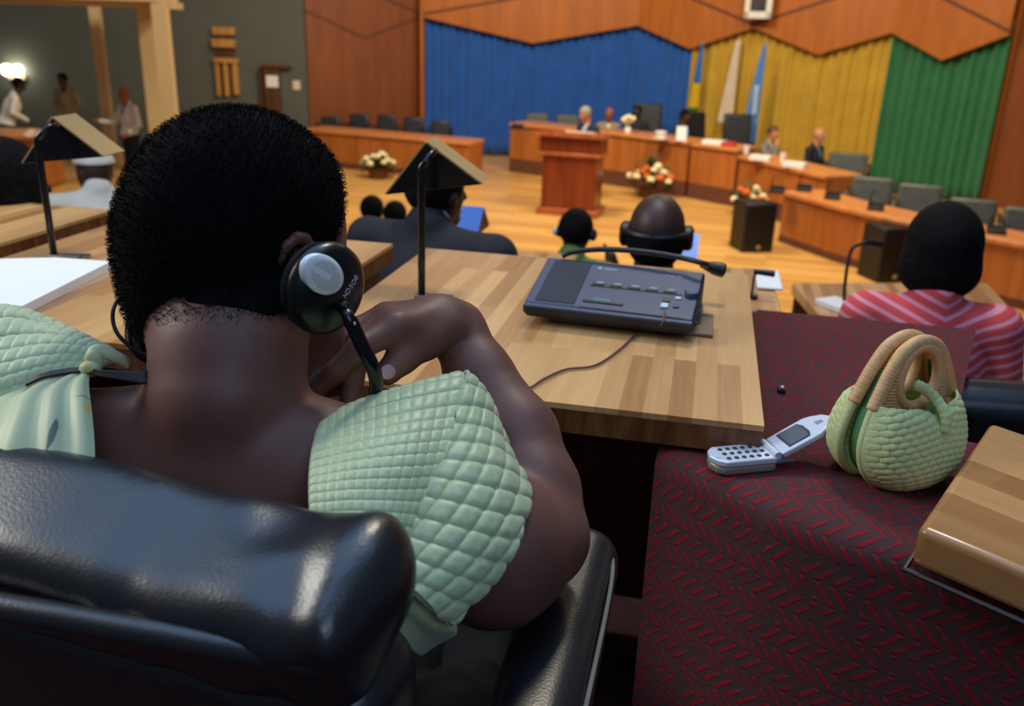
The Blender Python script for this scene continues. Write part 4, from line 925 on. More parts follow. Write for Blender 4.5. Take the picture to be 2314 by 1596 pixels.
lo, hi = np.array([-.62, .44, .40]), np.array([.16, 1.03, 1.2])
s = SDF(lo, hi, .0035); torso_w(s)
s.cap(W(550, 690, .82), W(520, 800, .788), .058, .064, .02); s.cap(W(520, 800, .788), W(512, 900, .78), .064, .066, .012); s.ell(W(690, 815, .885), (.034, .036, .042), HA, .03); s.cap(W(690, 820, .88), W(745, 770, .885), .03, .02, .03)
# head
s.ell(H(0, -.004, .0), (.079, .099, .089), HA, .03); s.ell(H(0, -.03, -.045), (.066, .066, .07), HA, .04); s.ell(H(0, -.043, -.085), (.054, .046, .05), HA, .03); s.ell(H(0, .035, -.03), (.064, .064, .08), HA, .03)
s.ell(H(0, .04, -.065), (.058, .055, .06), HA, .03); s.cap(H(.03, .05, -.10), H(0, .082, -.122), .034, .022, .03); s.cap(H(-.03, .05, -.10), H(0, .082, -.122), .034, .022, .03); s.cap(H(.055, .01, -.075), H(.03, .05, -.10), .022, .026, .03); s.cap(H(-.055, .01, -.075), H(-.03, .05, -.10), .022, .026, .03)
s.cap(H(0, .095, -.03), H(0, .117, -.06), .009, .015, .012); s.ell(H(0, .10, -.088), (.024, .012, .009), HA, .008)
for sg in (-1, 1):
    s.ell(H(sg * .031, .098, -.028), (.016, .012, .010), HA, .008, 'd'); s.ell(H(sg * .031, .087, -.029), (.012, .012, .009), HA, .004)
    pts = [H(sg * (.082 + .008 * math.sin(a)), -.014 - .02 * math.cos(a), -.029 + .032 * math.sin(a)) for a in np.linspace(-.6, 3.4, 9)]
    s.chain(pts, [.0055] * 9, .003); s.ell(H(sg * .077, -.012, -.030), (.006, .016, .026), HA, .006)
# right arm, forearm, hand
s.chain(ARM, ARMR, .03); s.chain(FORE, FORER, .012)
WR = FORE[-1]
s.cap(WR, W(985, 722, .93), .0275, .026, .015)
kn = [W(893, 742, .872), W(878, 724, .892), W(872, 714, .912), W(880, 712, .930)]
for k, q in enumerate(kn): s.cap(W(1000, 725, .925 + .008 * k), q, .0215 - .001 * k, .0155 - .0008 * k, .012)
fing = [[kn[0], W(812, 786, .845), W(757, 842, .842), W(716, 884, .846)], [kn[1], W(815, 770, .872), W(796, 860, .862), W(786, 925, .856)], [kn[2], W(806, 745, .895), W(778, 820, .893), W(765, 880, .888)], [kn[3], W(826, 735, .915), W(800, 790, .915), W(785, 840, .91)]]
for k, fq in enumerate(fing):
    r0 = (.0135, .0138, .013, .0115)[k]; s.chain(fq, [r0 * 1.05, r0 * .92, r0 * .8, r0 * .64], .004)


thumb = [W(1008, 745, .918), W(957, 768, .898), W(910, 808, .880), W(876, 842, .868)]
s.chain(thumb, [.024, .0195, .0155, .0128], .006); s.cap(thumb[1], kn[0], .014, .013, .014)
for p_ in (W(902, 812, .875), W(912, 822, .876)): pass
obj('body', s.mesh(2), M['skin_w'], wom, smooth=True)
# thumb nail
tn = W(877, 840, .8556); td = nrm(thumb[3] - thumb[2]); toc = nrm(cam_pos - tn); ts = nrm(np.cross(td, toc)); tz = np.cross(ts, td)
obj('fingernail', MB().ell(tn + td * .0005, .0073, .0088, .0018, ts, td, tz, 18, 10), M['nail'], wom, smooth=True)
obj('earring', MB().ell(W(275, 633, .80), .003, .003, .004), M['shade_gold'], wom, smooth=True)
# cropped hair: scalp cap and thousands of tiny curls
hs = SDF(HC - .16, HC + .16, .004)
hs.ell(H(0, -.006, .003), (.0875, .1075, .0985), HA, .0); hs.ell(H(0, -.032, -.046), (.076, .074, .075), HA, .045); hs.ell(H(0, .028, -.01), (.076, .074, .075), HA, .03)
hs.cut(H(0, .07, .055), hf * .85 - hu * .5); hs.ell(H(0, -.046, -.085), (.060, .050, .050), HA, .03); hs.cut(H(0, -.04, -.118), -hu * .9 + hf * .3); hs.cut(H(0, .062, -.04), nrm(hf * .8 - hu * .6), .01)
for sg in (-1, 1): hs.ell(H(sg * .087, .004, -.044), (.022, .036, .046), HA, .008, 'd')
h2 = SDF(HC - .16, HC + .16, .004); h2.cap(W(552, 660, .822), W(526, 758, .797), .0720, .0675, .0); h2.cut(W(540, 700, .835), hf); h2.cut(W(520, 748, .74), -hu + hf * .3); hs.f = np.minimum(hs.f, h2.f)
hv, hq = hs.mesh(2); hair = obj('hair', (hv, hq), plain('black cropped hair', lin(12, 11, 12), .9, 0, .3, 300, .6, .002, spec=.1), wom, smooth=True)
rs = np.random.RandomState(3); a_, b_, c_, d_ = (hv[hq[:, i]] for i in range(4)); fn = np.cross(c_ - a_, d_ - b_); ar = np.linalg.norm(fn, axis=1); fn /= ar[:, None] + 1e-12
outw = ((a_ - HC) * fn).sum(1) > .02
pr = ar * outw; pick = rs.choice(len(hq), 26000, p=pr / pr.sum()); u_, v_ = rs.rand(2, 26000, 1)
root = (a_[pick] * (1 - u_) + b_[pick] * u_) * (1 - v_) + (d_[pick] * (1 - u_) + c_[pick] * u_) * v_; N_ = fn[pick]
t1 = np.cross(N_, rs.randn(26000, 3)); t1 /= np.linalg.norm(t1, axis=1)[:, None]; t2 = np.cross(N_, t1); L_ = rs.uniform(.0022, .0055, (26000, 1)); wd = .00032
mid = root + N_ * L_ * .7 + t1 * L_ * .35; tip = root + N_ * L_ * .95 - t1 * L_ * .25 + t2 * L_ * .4; bot = root - N_ * .001
VV = np.stack([bot - t2 * wd, bot + t2 * wd, mid + t2 * wd, mid - t2 * wd, tip + N_ * wd, tip - t1 * wd], 1).reshape(-1, 3); q = np.arange(26000)[:, None] * 6
me = [tuple(x) for x in np.concatenate([q + [0, 1, 2, 3], q + [3, 2, 4, 5]]).tolist()]
obj('hair_curls', (VV, me), plain('black hair curls', lin(19, 16, 16), .95, 0, .2, 100, spec=.08), wom, smooth=True)
# quilted sleeves
def quilt(ctrl, nu, nv, cu, cv, amp, su=0, sv=0, flip=False):
    P = patch(ctrl, nu, nv); n = pnormals(P); c = P.mean((0, 1)); s_ = 1 if (n[nu // 2, nv // 2] @ (cam_pos - c)) > 0 else -1; n = n * s_
    u, v = np.meshgrid(np.linspace(0, 1, nu), np.linspace(0, 1, nv), indexing='ij')
    ff = lambda q: 1 - (1 - np.abs(np.sin(math.pi * q))) ** 2.6
    hgt = ff(u * cu + su * v) * ff(v * cv + sv * u)
    return P + n * (amp * hgt)[..., None], s_
def sheet(name, P, s_, m, parent, th=.004, back=-1):
    o = obj(name, MB().grid(P if s_ < 0 else P[::-1]), m, parent, smooth=True); md_ = o.modifiers.new('thick', 'SOLIDIFY'); md_.thickness = th; md_.offset = -1; return o
w3 = lambda rows: [[W(*p_) for p_ in r] for r in rows]
top = w3([[(760, 1010, .84), (840, 975, .85), (940, 945, .86), (1035, 905, .87)],
          [(735, 958, .775), (815, 918, .782), (925, 882, .79), (1043, 852, .81)],
          [(716, 1010, .727), (810, 985, .728), (918, 960, .735), (1029, 942, .765)],
          [(709, 1070, .703), (800, 1052, .698), (905, 1038, .702), (1002, 1028, .728)],
          [(709, 1130, .686), (790, 1122, .680), (885, 1120, .684), (968, 1116, .703)],
          [(714, 1200, .674), (790, 1198, .668), (870, 1205, .67), (927, 1213, .684)],
          [(722, 1270, .665), (790, 1272, .66), (850, 1285, .661), (894, 1302, .668)]])
P, s_ = quilt(top, 260, 190, 20, 13, .0024); slv = sheet('sleeve', P, s_, M['satin'], wom); slv['label'] = 'right sleeve, square-quilted top panel'
side = w3([[(1035, 905, .87), (1060, 925, .88), (1080, 950, .89), (1095, 985, .89)],
           [(1043, 852, .81), (1072, 880, .812), (1095, 915, .82), (1106, 962, .835)],
           [(1029, 942, .765), (1070, 962, .768), (1112, 992, .778), (1150, 1046, .80)],
           [(1002, 1028, .728), (1062, 1050, .728), (1126, 1080, .738), (1183, 1122, .765)],
           [(968, 1116, .703), (1032, 1148, .698), (1102, 1186, .705), (1166, 1214, .725)],
           [(927, 1213, .684), (988, 1250, .677), (1052, 1288, .682), (1097, 1318, .70)],
           [(894, 1302, .668), (932, 1336, .663), (972, 1372, .667), (1012, 1409, .683)]])
P2, s2 = quilt(side, 260, 130, 13, 5, .0052, su=1.2, sv=3.4); sp = sheet('sleeve_side', P2, s2, M['satin'], wom); sp['label'] = 'right sleeve, diamond-quilted side panel'
rp = patch(side, 260, 130)
toward = lambda P_, d_: P_ + (cam_pos - P_) / np.linalg.norm(cam_pos - P_, axis=-1, keepdims=True) * d_
obj('piping', MB().tube(toward(rp[30:, 0], .003), .0019, 8), M['satin'], slv, smooth=True)
obj('piping', MB().tube(toward(rp[20:, -1], .001), .0019, 8), M['thread'], sp, smooth=True)
obj('piping', MB().tube(toward(rp[-1, :], .002), .0019, 8), M['thread'], sp, smooth=True)
left = w3([[(222, 833, .775), (110, 868, .752), (0, 912, .735), (-110, 965, .72), (-190, 1060, .715)],
           [(236, 826, .785), (150, 820, .765), (35, 845, .745), (-90, 890, .735), (-190, 1000, .735)],
           [(252, 818, .795), (190, 788, .782), (80, 778, .77), (-50, 810, .76), (-190, 930, .76)],
           [(272, 818, .805), (215, 784, .81), (110, 734, .805), (0, 704, .80), (-150, 740, .80)],
           [(285, 828, .825), (225, 800, .85), (120, 760, .86), (0, 740, .86), (-150, 770, .86)]])
P3, s3 = quilt(left, 150, 240, 9, 17, .003); ls = sheet('sleeve', P3, s3, M['satin'], wom); ls['label'] = 'left sleeve, square-quilted'
# bodice: gathered cloth falling from the knot on the left shoulder
def bodice_mat():
    m, nt, bs = new_mat('pale green printed satin'); bs.inputs['Roughness'].default_value = .5; bs.inputs['Sheen Weight'].default_value = .2
    mp = coords(nt, (22, 22, 9), (.3, .5, .2)); n = nd(nt, 'ShaderNodeTexNoise', i_Scale=1.0, i_Detail=1.5, i_Distortion=1.2); nt.links.new(mp, n.inputs['Vector'])
    n2 = nd(nt, 'ShaderNodeTexNoise', i_Scale=1.3, i_Detail=1.0, i_Distortion=.8); nt.links.new(coords(nt, (30, 26, 14), (.9, .2, .7)), n2.inputs['Vector'])
    base = mixc(nt, ramp(nt, n2.outputs['Fac'], [(.60, (0, 0, 0)), (.66, (1, 1, 1))]), lin(190, 196, 150), lin(204, 184, 104))
    nt.links.new(mixc(nt, ramp(nt, n.outputs['Fac'], [(.66, (0, 0, 0)), (.69, (1, 1, 1))]), base, lin(86, 102, 84)), bs.inputs['Base Color']); return m
M['bodice'] = bodice_mat()
fan = w3([[(205, 836, .757), (202, 836, .757), (199, 837, .757), (195, 839, .757), (190, 841, .757)],
          [(200, 880, .735), (160, 880, .732), (115, 885, .732), (70, 890, .733), (20, 905, .735)],
          [(205, 940, .712), (150, 945, .706), (90, 950, .703), (25, 955, .702), (-60, 965, .705)],
          [(212, 1010, .692), (150, 1020, .686), (80, 1020, .683), (0, 1020, .682), (-110, 1025, .69)],
          [(214, 1090, .676), (150, 1100, .67), (70, 1100, .668), (-20, 1100, .668), (-150, 1100, .675)],
          [(214, 1180, .66), (150, 1190, .656), (70, 1190, .655), (-20, 1190, .655), (-170, 1190, .66)]])
P4 = patch(fan, 120, 160); n4 = pnormals(P4); s4 = 1 if n4[60, 80] @ (cam_pos - P4[60, 80]) > 0 else -1
uu, vv_ = np.meshgrid(np.linspace(0, 1, 120), np.linspace(0, 1, 160), indexing='ij')
P4 = P4 + n4 * s4 * (.004 * np.abs(np.sin(vv_ * 11 + .6 * np.sin(uu * 3))) ** 3 * np.sin(math.pi * np.clip(uu * 1.1, 0, 1)) ** .6)[..., None]
sheet('bodice', P4, s4, M['bodice'], wom, .003)
k0_ = W(203, 834, .748)
obj('shoulder_knot', MB().ell(k0_, .009, .007, .007, n=12, m=8).ell(W(212, 818, .752), .008, .006, .011, n=12, m=8), M['bodice'], wom, smooth=True)
bw = spline([W(204, 828, .748), W(206, 806, .75), W(216, 793, .752), W(232, 794, .755), (W(256, 805, .76)), W(276, 817, .768), W(288, 828, .775)], 40)
obj('bow', MB().tube(bw, [.003 + .0035 * math.sin(math.pi * k / 39) for k in range(40)], 10, flat=.6), M['bodice'], wom, smooth=True)
M['ribbon'] = plain('black brown ribbon', lin(34, 24, 20), .5)
rb = patch(w3([[(190, 832, .744), (192, 838, .743), (194, 844, .742)], [(235, 836, .742), (236, 845, .741), (237, 853, .740)], [(290, 838, .744), (291, 850, .743), (292, 862, .742)], [(340, 836, .752), (340, 852, .75), (340, 868, .748)], [(385, 838, .78), (385, 852, .78), (385, 866, .78)]]), 30, 8)
sheet('strap', rb, 1, M['ribbon'], wom, .002)
rb = patch(w3([[(203, 832, .748), (203, 836, .747), (203, 840, .746)], [(150, 836, .747), (150, 842, .745), (150, 847, .743)], [(95, 848, .742), (95, 853, .74), (95, 858, .738)], [(60, 868, .738), (60, 871, .737), (60, 874, .735)]]), 30, 8)
sheet('strap', rb, 1, M['ribbon'], wom, .002)
flap = patch(w3([[(890, 1290, .684), (932, 1334, .682), (972, 1372, .688), (1014, 1411, .703)], [(892, 1335, .68), (932, 1372, .68), (980, 1410, .69), (1030, 1426, .71)], [(898, 1380, .685), (930, 1405, .69), (962, 1432, .705), (985, 1452, .735)], [(890, 1440, .69), (915, 1455, .70), (935, 1470, .72), (950, 1476, .75)]]), 30, 30)
sheet('sleeve_underside', flap, 1, M['satin'], wom, .003)
# rest of the dress below the chair top and the skirt over the thighs
d = SDF(np.array([-.66, .42, .36]), np.array([.14, 1.2, 1.0]), .008)
torso_w(d, .007); d.cut(TC + SU * .012, SU); hipc = TC - UP * .36 + SF * .04
for sg in (-1, 1): d.cap(hipc + SX * .08 * sg, hipc + SX * .1 * sg + SF * .42 + UP * .02, .10, .075, .05)
d.cut(TC - UP * .20, -UP)
dm = M['bodice']; M['skirt'] = plain('dark printed skirt cloth', lin(20, 20, 19), .9, 0, .5, 30, spec=.1); obj('dress', d.mesh(2), dm, wom, smooth=True)
obj('skirt', (lambda z_: (z_.ell(hipc, (.20, .15, .15), (SX, SF, SU)), [z_.cap(hipc + SX * .09 * sg, hipc + SX * .11 * sg + SF * .40 + UP * .0, .125, .09, .06) for sg in (-1, 1)], z_.cap(hipc + SX * .02, hipc + SX * .05 + SF * .36, .13, .1, .06), z_.ell(abz(.64, -.20, .50), (.085, .22, .07), (B, A, UP)), z_.cut(xy(hipc, .478), -UP), z_.mesh(2))[-1])(SDF(np.array([-.70, .42, .36]), np.array([.2, 1.25, 1.0]), .008)), M['skirt'], wom, smooth=True)
kx = [hipc + SX * .1 * sg + SF * .42 for sg in (-1, 1)]
sk = MB(); cc = hipc + SF * .42
sk.grid(np.array([[xy(cc, z) + SX * (.19 + .03 * (.5 - z)) * math.cos(a) + SF * (.08 + .05 * (.5 - z)) * math.sin(a) + (SX * .008 + SF * .008) * math.sin(a * 9) for z in np.linspace(.55, .1, 12)] for a in np.linspace(0, 2 * math.pi, 73)]))
obj('skirt_hem', sk, M['skirt'], wom, smooth=True)
for sg in (-1, 1): obj('shoe', MB().ell(xy(cc, .035) + SX * .09 * sg + SF * .05, .042, .11, .035, SX, SF, UP), M['black'], wom, smooth=True)
# ------------------------------------------------------------------ headset
EC = W(737, 652, .757); hn = nrm(hr + hf * -.02 + hu * .02); e1 = nrm(hu * .96 - hf * .28); e1 = nrm(e1 - hn * (e1 @ hn)); e2 = np.cross(hn, e1)
hset = thing('headset', 'black stethoscope-style headset with silver ear disc worn by the woman', 'headset', EC)
def cup(parent, c, n_, nm, prof, m, sx=1.0, off=0):
    a_, b_ = e1, np.cross(n_, e1); V = []; k_ = 40
    for r, h in prof:
        for i in range(k_): th = 2 * math.pi * i / k_; V.append(c + n_ * (h + off) + r * (math.cos(th) * a_ + sx * math.sin(th) * b_))
    F = [(i * k_ + j, i * k_ + (j + 1) % k_, (i + 1) * k_ + (j + 1) % k_, (i + 1) * k_ + j) for i in range(len(prof) - 1) for j in range(k_)] + [tuple(range(k_))[::-1], tuple((len(prof) - 1) * k_ + j for j in range(k_))]
    mb = MB(); mb.add(V, F); return obj(nm, mb, m, parent, smooth='auto', ang=50)
M['foam'] = plain('black foam', lin(20, 19, 21), .95, 0, .3, 300, .5, .001); M['gloss'] = plain('glossy black shell', lin(16, 17, 20), .3, 0, .1)
M['silver'] = plain('brushed silver disc', lin(248, 250, 255), .3, .05, .03, 30)
sh = cup(hset, EC, hn, 'earcup', [(.035, -.010), (.039, -.006), (.0400, .0), (.038, .006), (.032, .0105), (.019, .013), (.004, .0135)], M['gloss'], 1.02)
cup(hset, EC, hn, 'ear_cushion', [(.026, -.020), (.034, -.017), (.0375, -.012), (.037, -.008), (.03, -.006)], M['foam'], 1.03)
def on_cup(px, py, lift=0):                   # point on the shell's face at a pixel
    r = ray(px, py); p0 = EC + hn * (.0115 + lift); return cam_pos + r * (((p0 - cam_pos) @ hn) / (r @ hn))
dc = on_cup(731, 622); du = nrm(on_cup(760, 640) - dc); dv = np.cross(hn, du)
ds = MB(); ra, rb_ = np.linalg.norm(on_cup(776, 640) - dc), np.linalg.norm(on_cup(716, 664) - dc) * .98
VV = []; k_ = 48
for r, h in [(1, -.004), (1, .0005), (.96, .0016), (.75, .0028), (.4, .0036), (.05, .0039)]:
    for i in range(k_): th = 2 * math.pi * i / k_; VV.append(dc + hn * h + r * (du * ra * math.cos(th) + dv * rb_ * math.sin(th)))
ds.add(VV, [(i * k_ + j, i * k_ + (j + 1) % k_, (i + 1) * k_ + (j + 1) % k_, (i + 1) * k_ + j) for i in range(5) for j in range(k_)] + [tuple(5 * k_ + j for j in range(k_))])
disc = obj('silver_disc', ds, M['silver'], hset, smooth='auto', ang=50)
holes = MB()
for i in range(-8, 9):
    for j in range(-8, 9):
        x, y = i * .105 + .05 * (j % 2), j * .1; rr = math.hypot(x, y)
        if rr < .72 and not (-.14 < y < .2 and x < .2): holes.lathe(dc + du * ra * x + dv * rb_ * y + hn * (np.interp(rr, [.05, .4, .75, .96], [.0039, .0036, .0028, .0016]) + .0001), hn, [(.00038, -.0004), (.00038, .0003)], 6)
obj('perforation', holes, M['black'], disc)
tx = nrm(on_cup(776, 664) - on_cup(799, 630))
for k, chr_ in enumerate('BOSCH'):
    q_ = on_cup(789, 646) + tx * (k - 2) * .0046; r_ = np.linalg.norm((q_ - EC) - hn * ((q_ - EC) @ hn)); q_ = q_ + hn * (np.interp(r_, [.004, .019, .032, .038], [.0135, .013, .0105, .006]) + .0004 - .0115)
    text('maker_print', chr_, .0066, M['button'], hset, q_, tx, np.cross(hn, tx), .0004)
bj = on_cup(776, 694, .002)
obj('ball_joint', MB().ell(bj, .0065, .0065, .0065, n=20, m=12), M['gloss'], hset, smooth=True)
bp = [bj, W(786, 714, .748), W(800, 742, .752), W(818, 782, .758), W(840, 825, .766), W(850, 862, .775), W(846, 893, .785), W(827, 925, .80), W(780, 960, .83), W(700, 965, .87), W(560, 925, .885), W(420, 870, .865), W(345, 800, .825), W(310, 740, .80), W(298, 700, .79)]
obj('headset_arm', MB().tube(spline(bp, 120), [.0055] * 12 + [.0066] * 96 + [.0055] * 12, 12, flat=.75), M['lampblack'], hset, smooth=True)
obj('rivet', MB().ell(W(801, 732, .7445), .0016, .0016, .0016), M['chrome'], hset, smooth=True)
cl_ = W(362, 742, .85); cup(hset, cl_, -hn, 'earcup', [(.030, -.008), (.035, -.004), (.035, .002), (.03, .008), (.01, .012)], M['gloss'])
cup(hset, cl_, -hn, 'ear_cushion', [(.02, -.03), (.034, -.024), (.036, -.012), (.03, -.006)], M['foam'])
obj('cable', MB().tube(spline([W(296, 690, .79), W(284, 674, .785), W(268, 676, .78), W(256, 700, .775), W(256, 730, .775), W(268, 758, .775), W(295, 784, .78), W(325, 800, .785), W(350, 810, .79), W(420, 850, .84)], 60), .0017, 8), M['black'], hset, smooth=True)
obj('joint_nub', MB().ell(W(290, 684, .79), .006, .006, .008), M['gloss'], hset, smooth=True)
# ------------------------------------------------------------------ her leather armchair
def leather(name, c, rough):
    m, nt, bs = new_mat(name); bs.inputs['Base Color'].default_value = c; bs.inputs['Roughness'].default_value = rough; bs.inputs['Specular IOR Level'].default_value = .95
    v = coords(nt); n = nd(nt, 'ShaderNodeTexVoronoi', i_Scale=420.0); nt.links.new(v, n.inputs['Vector']); n2 = nd(nt, 'ShaderNodeTexNoise', i_Scale=22.0, i_Detail=5.0); nt.links.new(v, n2.inputs['Vector'])
    nt.links.new(ramp(nt, n2.outputs['Fac'], [(.3, tuple(x * .8 for x in c[:3])), (.7, c)]), bs.inputs['Base Color'])
    bump(nt, bs, mth(nt, 'ADD', mth(nt, 'MULTIPLY', n.outputs['Distance'], .25), n2.outputs['Fac']), .25, .002); return m
M['leather'] = leather('black soft leather', lin(16, 18, 24), .34)
CB = -.415
ch = thing('leather_armchair', 'black leather armchair with padded headroll, seating the woman in green', 'chair', abz(.7, CB, 0))
ax = (B, A, UP); yb = R_(6); B2 = B * math.cos(yb) - A * math.sin(yb); A2 = A * math.cos(yb) + B * math.sin(yb); axb = (B2, A2, UP)
def wrinkle(V, amp=.004):
    q = V - cam_pos; b = q @ B - (CB + .23); z = V[:, 2]; w_ = np.exp(-((b + .06) / .09) ** 2) * np.clip((z - .74) / .06, 0, 1)
    return V + A[None] * (-amp * w_ * (np.sin(b * 118 + z * 60 + 1.4 * np.sin(b * 37)) + .5 * np.sin(b * 61 + 2 * z * 40)) * .5)[:, None] + UP[None] * (amp * .8 * w_ * np.sin(b * 77 - z * 40 + 1.2 * np.sin(b * 29)) * .6)[:, None] + UP[None] * (.0025 * np.sin(q @ B * 26) * np.clip((z - .84) / .04, 0, 1))[:, None]
s = SDF(abz(.5, CB, .84) - .34, abz(.5, CB, .84) + .34, .005)
ta = R_(19); a2 = A2 * math.cos(ta) + UP * math.sin(ta); u2 = UP * math.cos(ta) - A2 * math.sin(ta)
s.rbox(abz(.484, CB + .012, .857), (.235, .060, .044), .03, (B2, a2, u2), .0); cR = abz(.484, CB + .012, .857); s.ell(cR + B2 * .207 + a2 * .012 + u2 * .014, (.036, .046, .036), (B2, a2, u2), .015); s.ell(cR - B2 * .207 + a2 * .012 + u2 * .014, (.036, .046, .036), (B2, a2, u2), .015); s.ell(cR + B2 * .152 + a2 * .06 + u2 * .052, (.026, .05, .020), (B2, a2, u2), .02, 'd')
V, Q = s.mesh(2); obj('headroll', (wrinkle(V), Q), M['leather'], ch, smooth=True)
s = SDF(abz(.5, CB, .62) - .34, abz(.5, CB, .62) + .34, .006)
s.rbox(abz(.484, CB + .006, .62), (.25, .05, .215), .035, axb, .0); V, Q = s.mesh(2); obj('backrest', (wrinkle(V, .002), Q), M['leather'], ch, smooth=True)
obj('seam_piping', MB().tube(spline([W(-260, 1335, .60), W(0, 1376, .577), W(300, 1428, .56), W(560, 1474, .548), W(690, 1496, .543), W(740, 1494, .543), W(775, 1470, .545)], 60), [.0105] * 52 + [.0105, .010, .0095, .009, .0085, .008, .007, .005], 12), M['leather'], ch, smooth=True)
s = SDF(abz(.75, CB, .42) - .38, abz(.75, CB, .42) + .38, .008)
s.rbox(abz(.76, CB, .42), (.26, .27, .07), .05, ax, .0); M['seat_leather'] = plain('dull black seat leather', lin(12, 12, 15), .7, 0, .2, 40, spec=.15); obj('seat', s.mesh(2), M['seat_leather'], ch, smooth=True)
for sg in (1, -1):
    bo = CB + sg * .325
    s = SDF(abz(.62, bo, .6) - .40, abz(.62, bo, .6) + .40, .006)
    s.rbox(abz(.63, bo, .685), (.042, .23, .038), .036, ax, .0); s.rbox(abz(.63, bo - sg * .006, .56), (.03, .20, .12), .028, ax, .02)
    arm = obj('armrest', s.mesh(2), M['leather'], ch, smooth=True)
    pp = spline([abz(.40, bo + sg * .034, .70), abz(.6, bo + sg * .039, .705), abz(.78, bo + sg * .039, .705), abz(.835, bo + sg * .026, .70), abz(.86, bo, .695)], 50)
    obj('piping', MB().tube(pp, .0022, 8), M['greysuit'], arm, smooth=True)
    obj('arm_bracket', MB().tube([abz(.7, bo - sg * .01, .45), abz(.7, bo - sg * .06, .36), abz(.7, CB + sg * .1, .35)], .02, 8), M['dark_metal'], ch, smooth='auto')
obj('pedestal', MB().tube([abz(.72, CB, .08), abz(.72, CB, .37)], .032, 14), M['dark_metal'], ch, smooth='auto')
st = MB()
for k in range(5):
    a = k * 2 * math.pi / 5 + .4; st.tube([abz(.72, CB, .10), abz(.72, CB, .09) + .3 * np.array([math.cos(a), math.sin(a), -.12])], [.03, .02], 8)
obj('foot_star', st, M['dark_metal'], ch, smooth='auto')
for k in range(5):
    a = k * 2 * math.pi / 5 + .4; obj('caster', MB().ell(abz(.72, CB, .03) + .3 * np.array([math.cos(a), math.sin(a), 0]), .028, .028, .03), M['black'], ch, smooth=True)
# chair beyond the ledge at the right
p = PL(2285, 772, .68); t = chair_at(xy(p, -.1) + A * .05 - B * .0, -YAW + .1, 'black leather chair behind the handbag at the right edge', 'black_leather', .5, .30)
# ------------------------------------------------------------------ flip phone
M['phone'] = plain('silver blue phone shell', lin(208, 216, 232), .35, .25, .03, 30); M['phone_dark'] = plain('phone lower shell', lin(150, 140, 128), .4, .3, .06); M['screen'] = plain('grey phone screen', lin(98, 104, 116), .2, 0, .08)
q00, q10 = PL(1622, 1048, LZ + .02), PL(1750, 1036, LZ + .02); q01, q11 = PL(1612, 1013, LZ + .02), PL(1716, 1006, LZ + .02)
px_ = nrm(q10 - q00); py_ = nrm(q11 - q10); py_ = nrm(py_ - px_ * (py_ @ px_)); py_[2] = 0; Lx = .082; Ly = .046
po = q10 - px_ * (Lx - .006)                          # near left corner of the keypad face
t = thing('flip_phone', 'open silver flip phone on the red ledge beside the handbag', 'phone', xy(po + px_ * Lx / 2 + py_ * Ly / 2, LZ))
Q_ = lambda x, y, z=0: po + px_ * x + py_ * y + UP * z
def slab(pts, z0, z1, f=Q_): return MB().prism([f(x, y, z0) for x, y in pts], f(0, 0, z1) - f(0, 0, z0))
out = [(.012, 0), (Lx - .002, 0), (Lx, .003), (Lx, Ly - .003), (Lx - .002, Ly), (.012, Ly), (.003, Ly - .008), (-.002, Ly / 2), (.003, .008)]
obj('keypad_body', slab(out, -.008, 0), M['phone'], t, bevel=.002, bseg=3); obj('lower_shell', slab([(x * .99 + .0004, y * .98 + .0004) for x, y in out], -.0197, -.008), M['phone_dark'], t, bevel=.004, bseg=3)
for r in range(6):
    for c in range(3):
        obj('key', MB().lathe(Q_(.0185 + r * .0105, .010 + c * .0125, 0), UP, [(.0031, -.0005), (.0031, .0008), (.0024, .0014)], 10), M['console_dark'], t, smooth='auto')
obj('navigation_key', slab([(.004, .016), (.010, .012), (.010, Ly - .012), (.004, Ly - .016)], 0, .001), M['button'], t, bevel=.0004)
obj('hinge_barrel', MB().tube([Q_(Lx + .001, .003, .001), Q_(Lx + .001, Ly - .003, .001)], .0052, 14), M['phone'], t, smooth='auto')
ld0 = W(1838, 948, PXY(Q_(Lx, Ly / 2))[2] + .012) - Q_(Lx + .002, Ly / 2, .003); lx = nrm(ld0 - py_ * (ld0 @ py_)); LL = .088; lz = np.cross(lx, py_); lz = lz if lz[2] > 0 else -lz
F_ = lambda x, y, z=0: Q_(Lx + .002, 0, .003) + lx * x + py_ * y + lz * z
lid = [(.004, .001), (.06, 0), (LL - .018, .004), (LL - .006, .012), (LL, Ly / 2), (LL - .006, Ly - .012), (LL - .018, Ly - .004), (.06, Ly), (.004, Ly - .001)]
lo_ = obj('lid', slab(lid, -.008, 0, F_), M['phone'], t, bevel=.002, bseg=3)
obj('screen_frame', slab([(.017, .006), (.048, .006), (.052, .015), (.052, Ly - .015), (.048, Ly - .006), (.017, Ly - .006)], 0, .0007, F_), M['console_dark'], lo_, bevel=.0003)
obj('screen', slab([(.0195, .008), (.046, .008), (.0485, .016), (.0485, Ly - .016), (.046, Ly - .008), (.0195, Ly - .008)], .0004, .0010, F_), M['screen'], lo_)
for k in range(4): obj('speaker_slot', slab([(.066 + .0025 * k, .018), (.0672 + .0025 * k, .018), (.0672 + .0025 * k, .027 - .001 * k), (.066 + .0025 * k, .027 - .001 * k)], -.0003, .0004, F_), M['screen'], lo_)
obj('antenna', MB().tube([Q_(Lx - .001, .006, -.007), Q_(Lx + .007, .005, -.007), Q_(Lx + .009, .005, -.007), Q_(Lx + .026, .004, -.008)], [.0042, .0042, .0032, .0022], 12), M['screen'], t, smooth='auto')
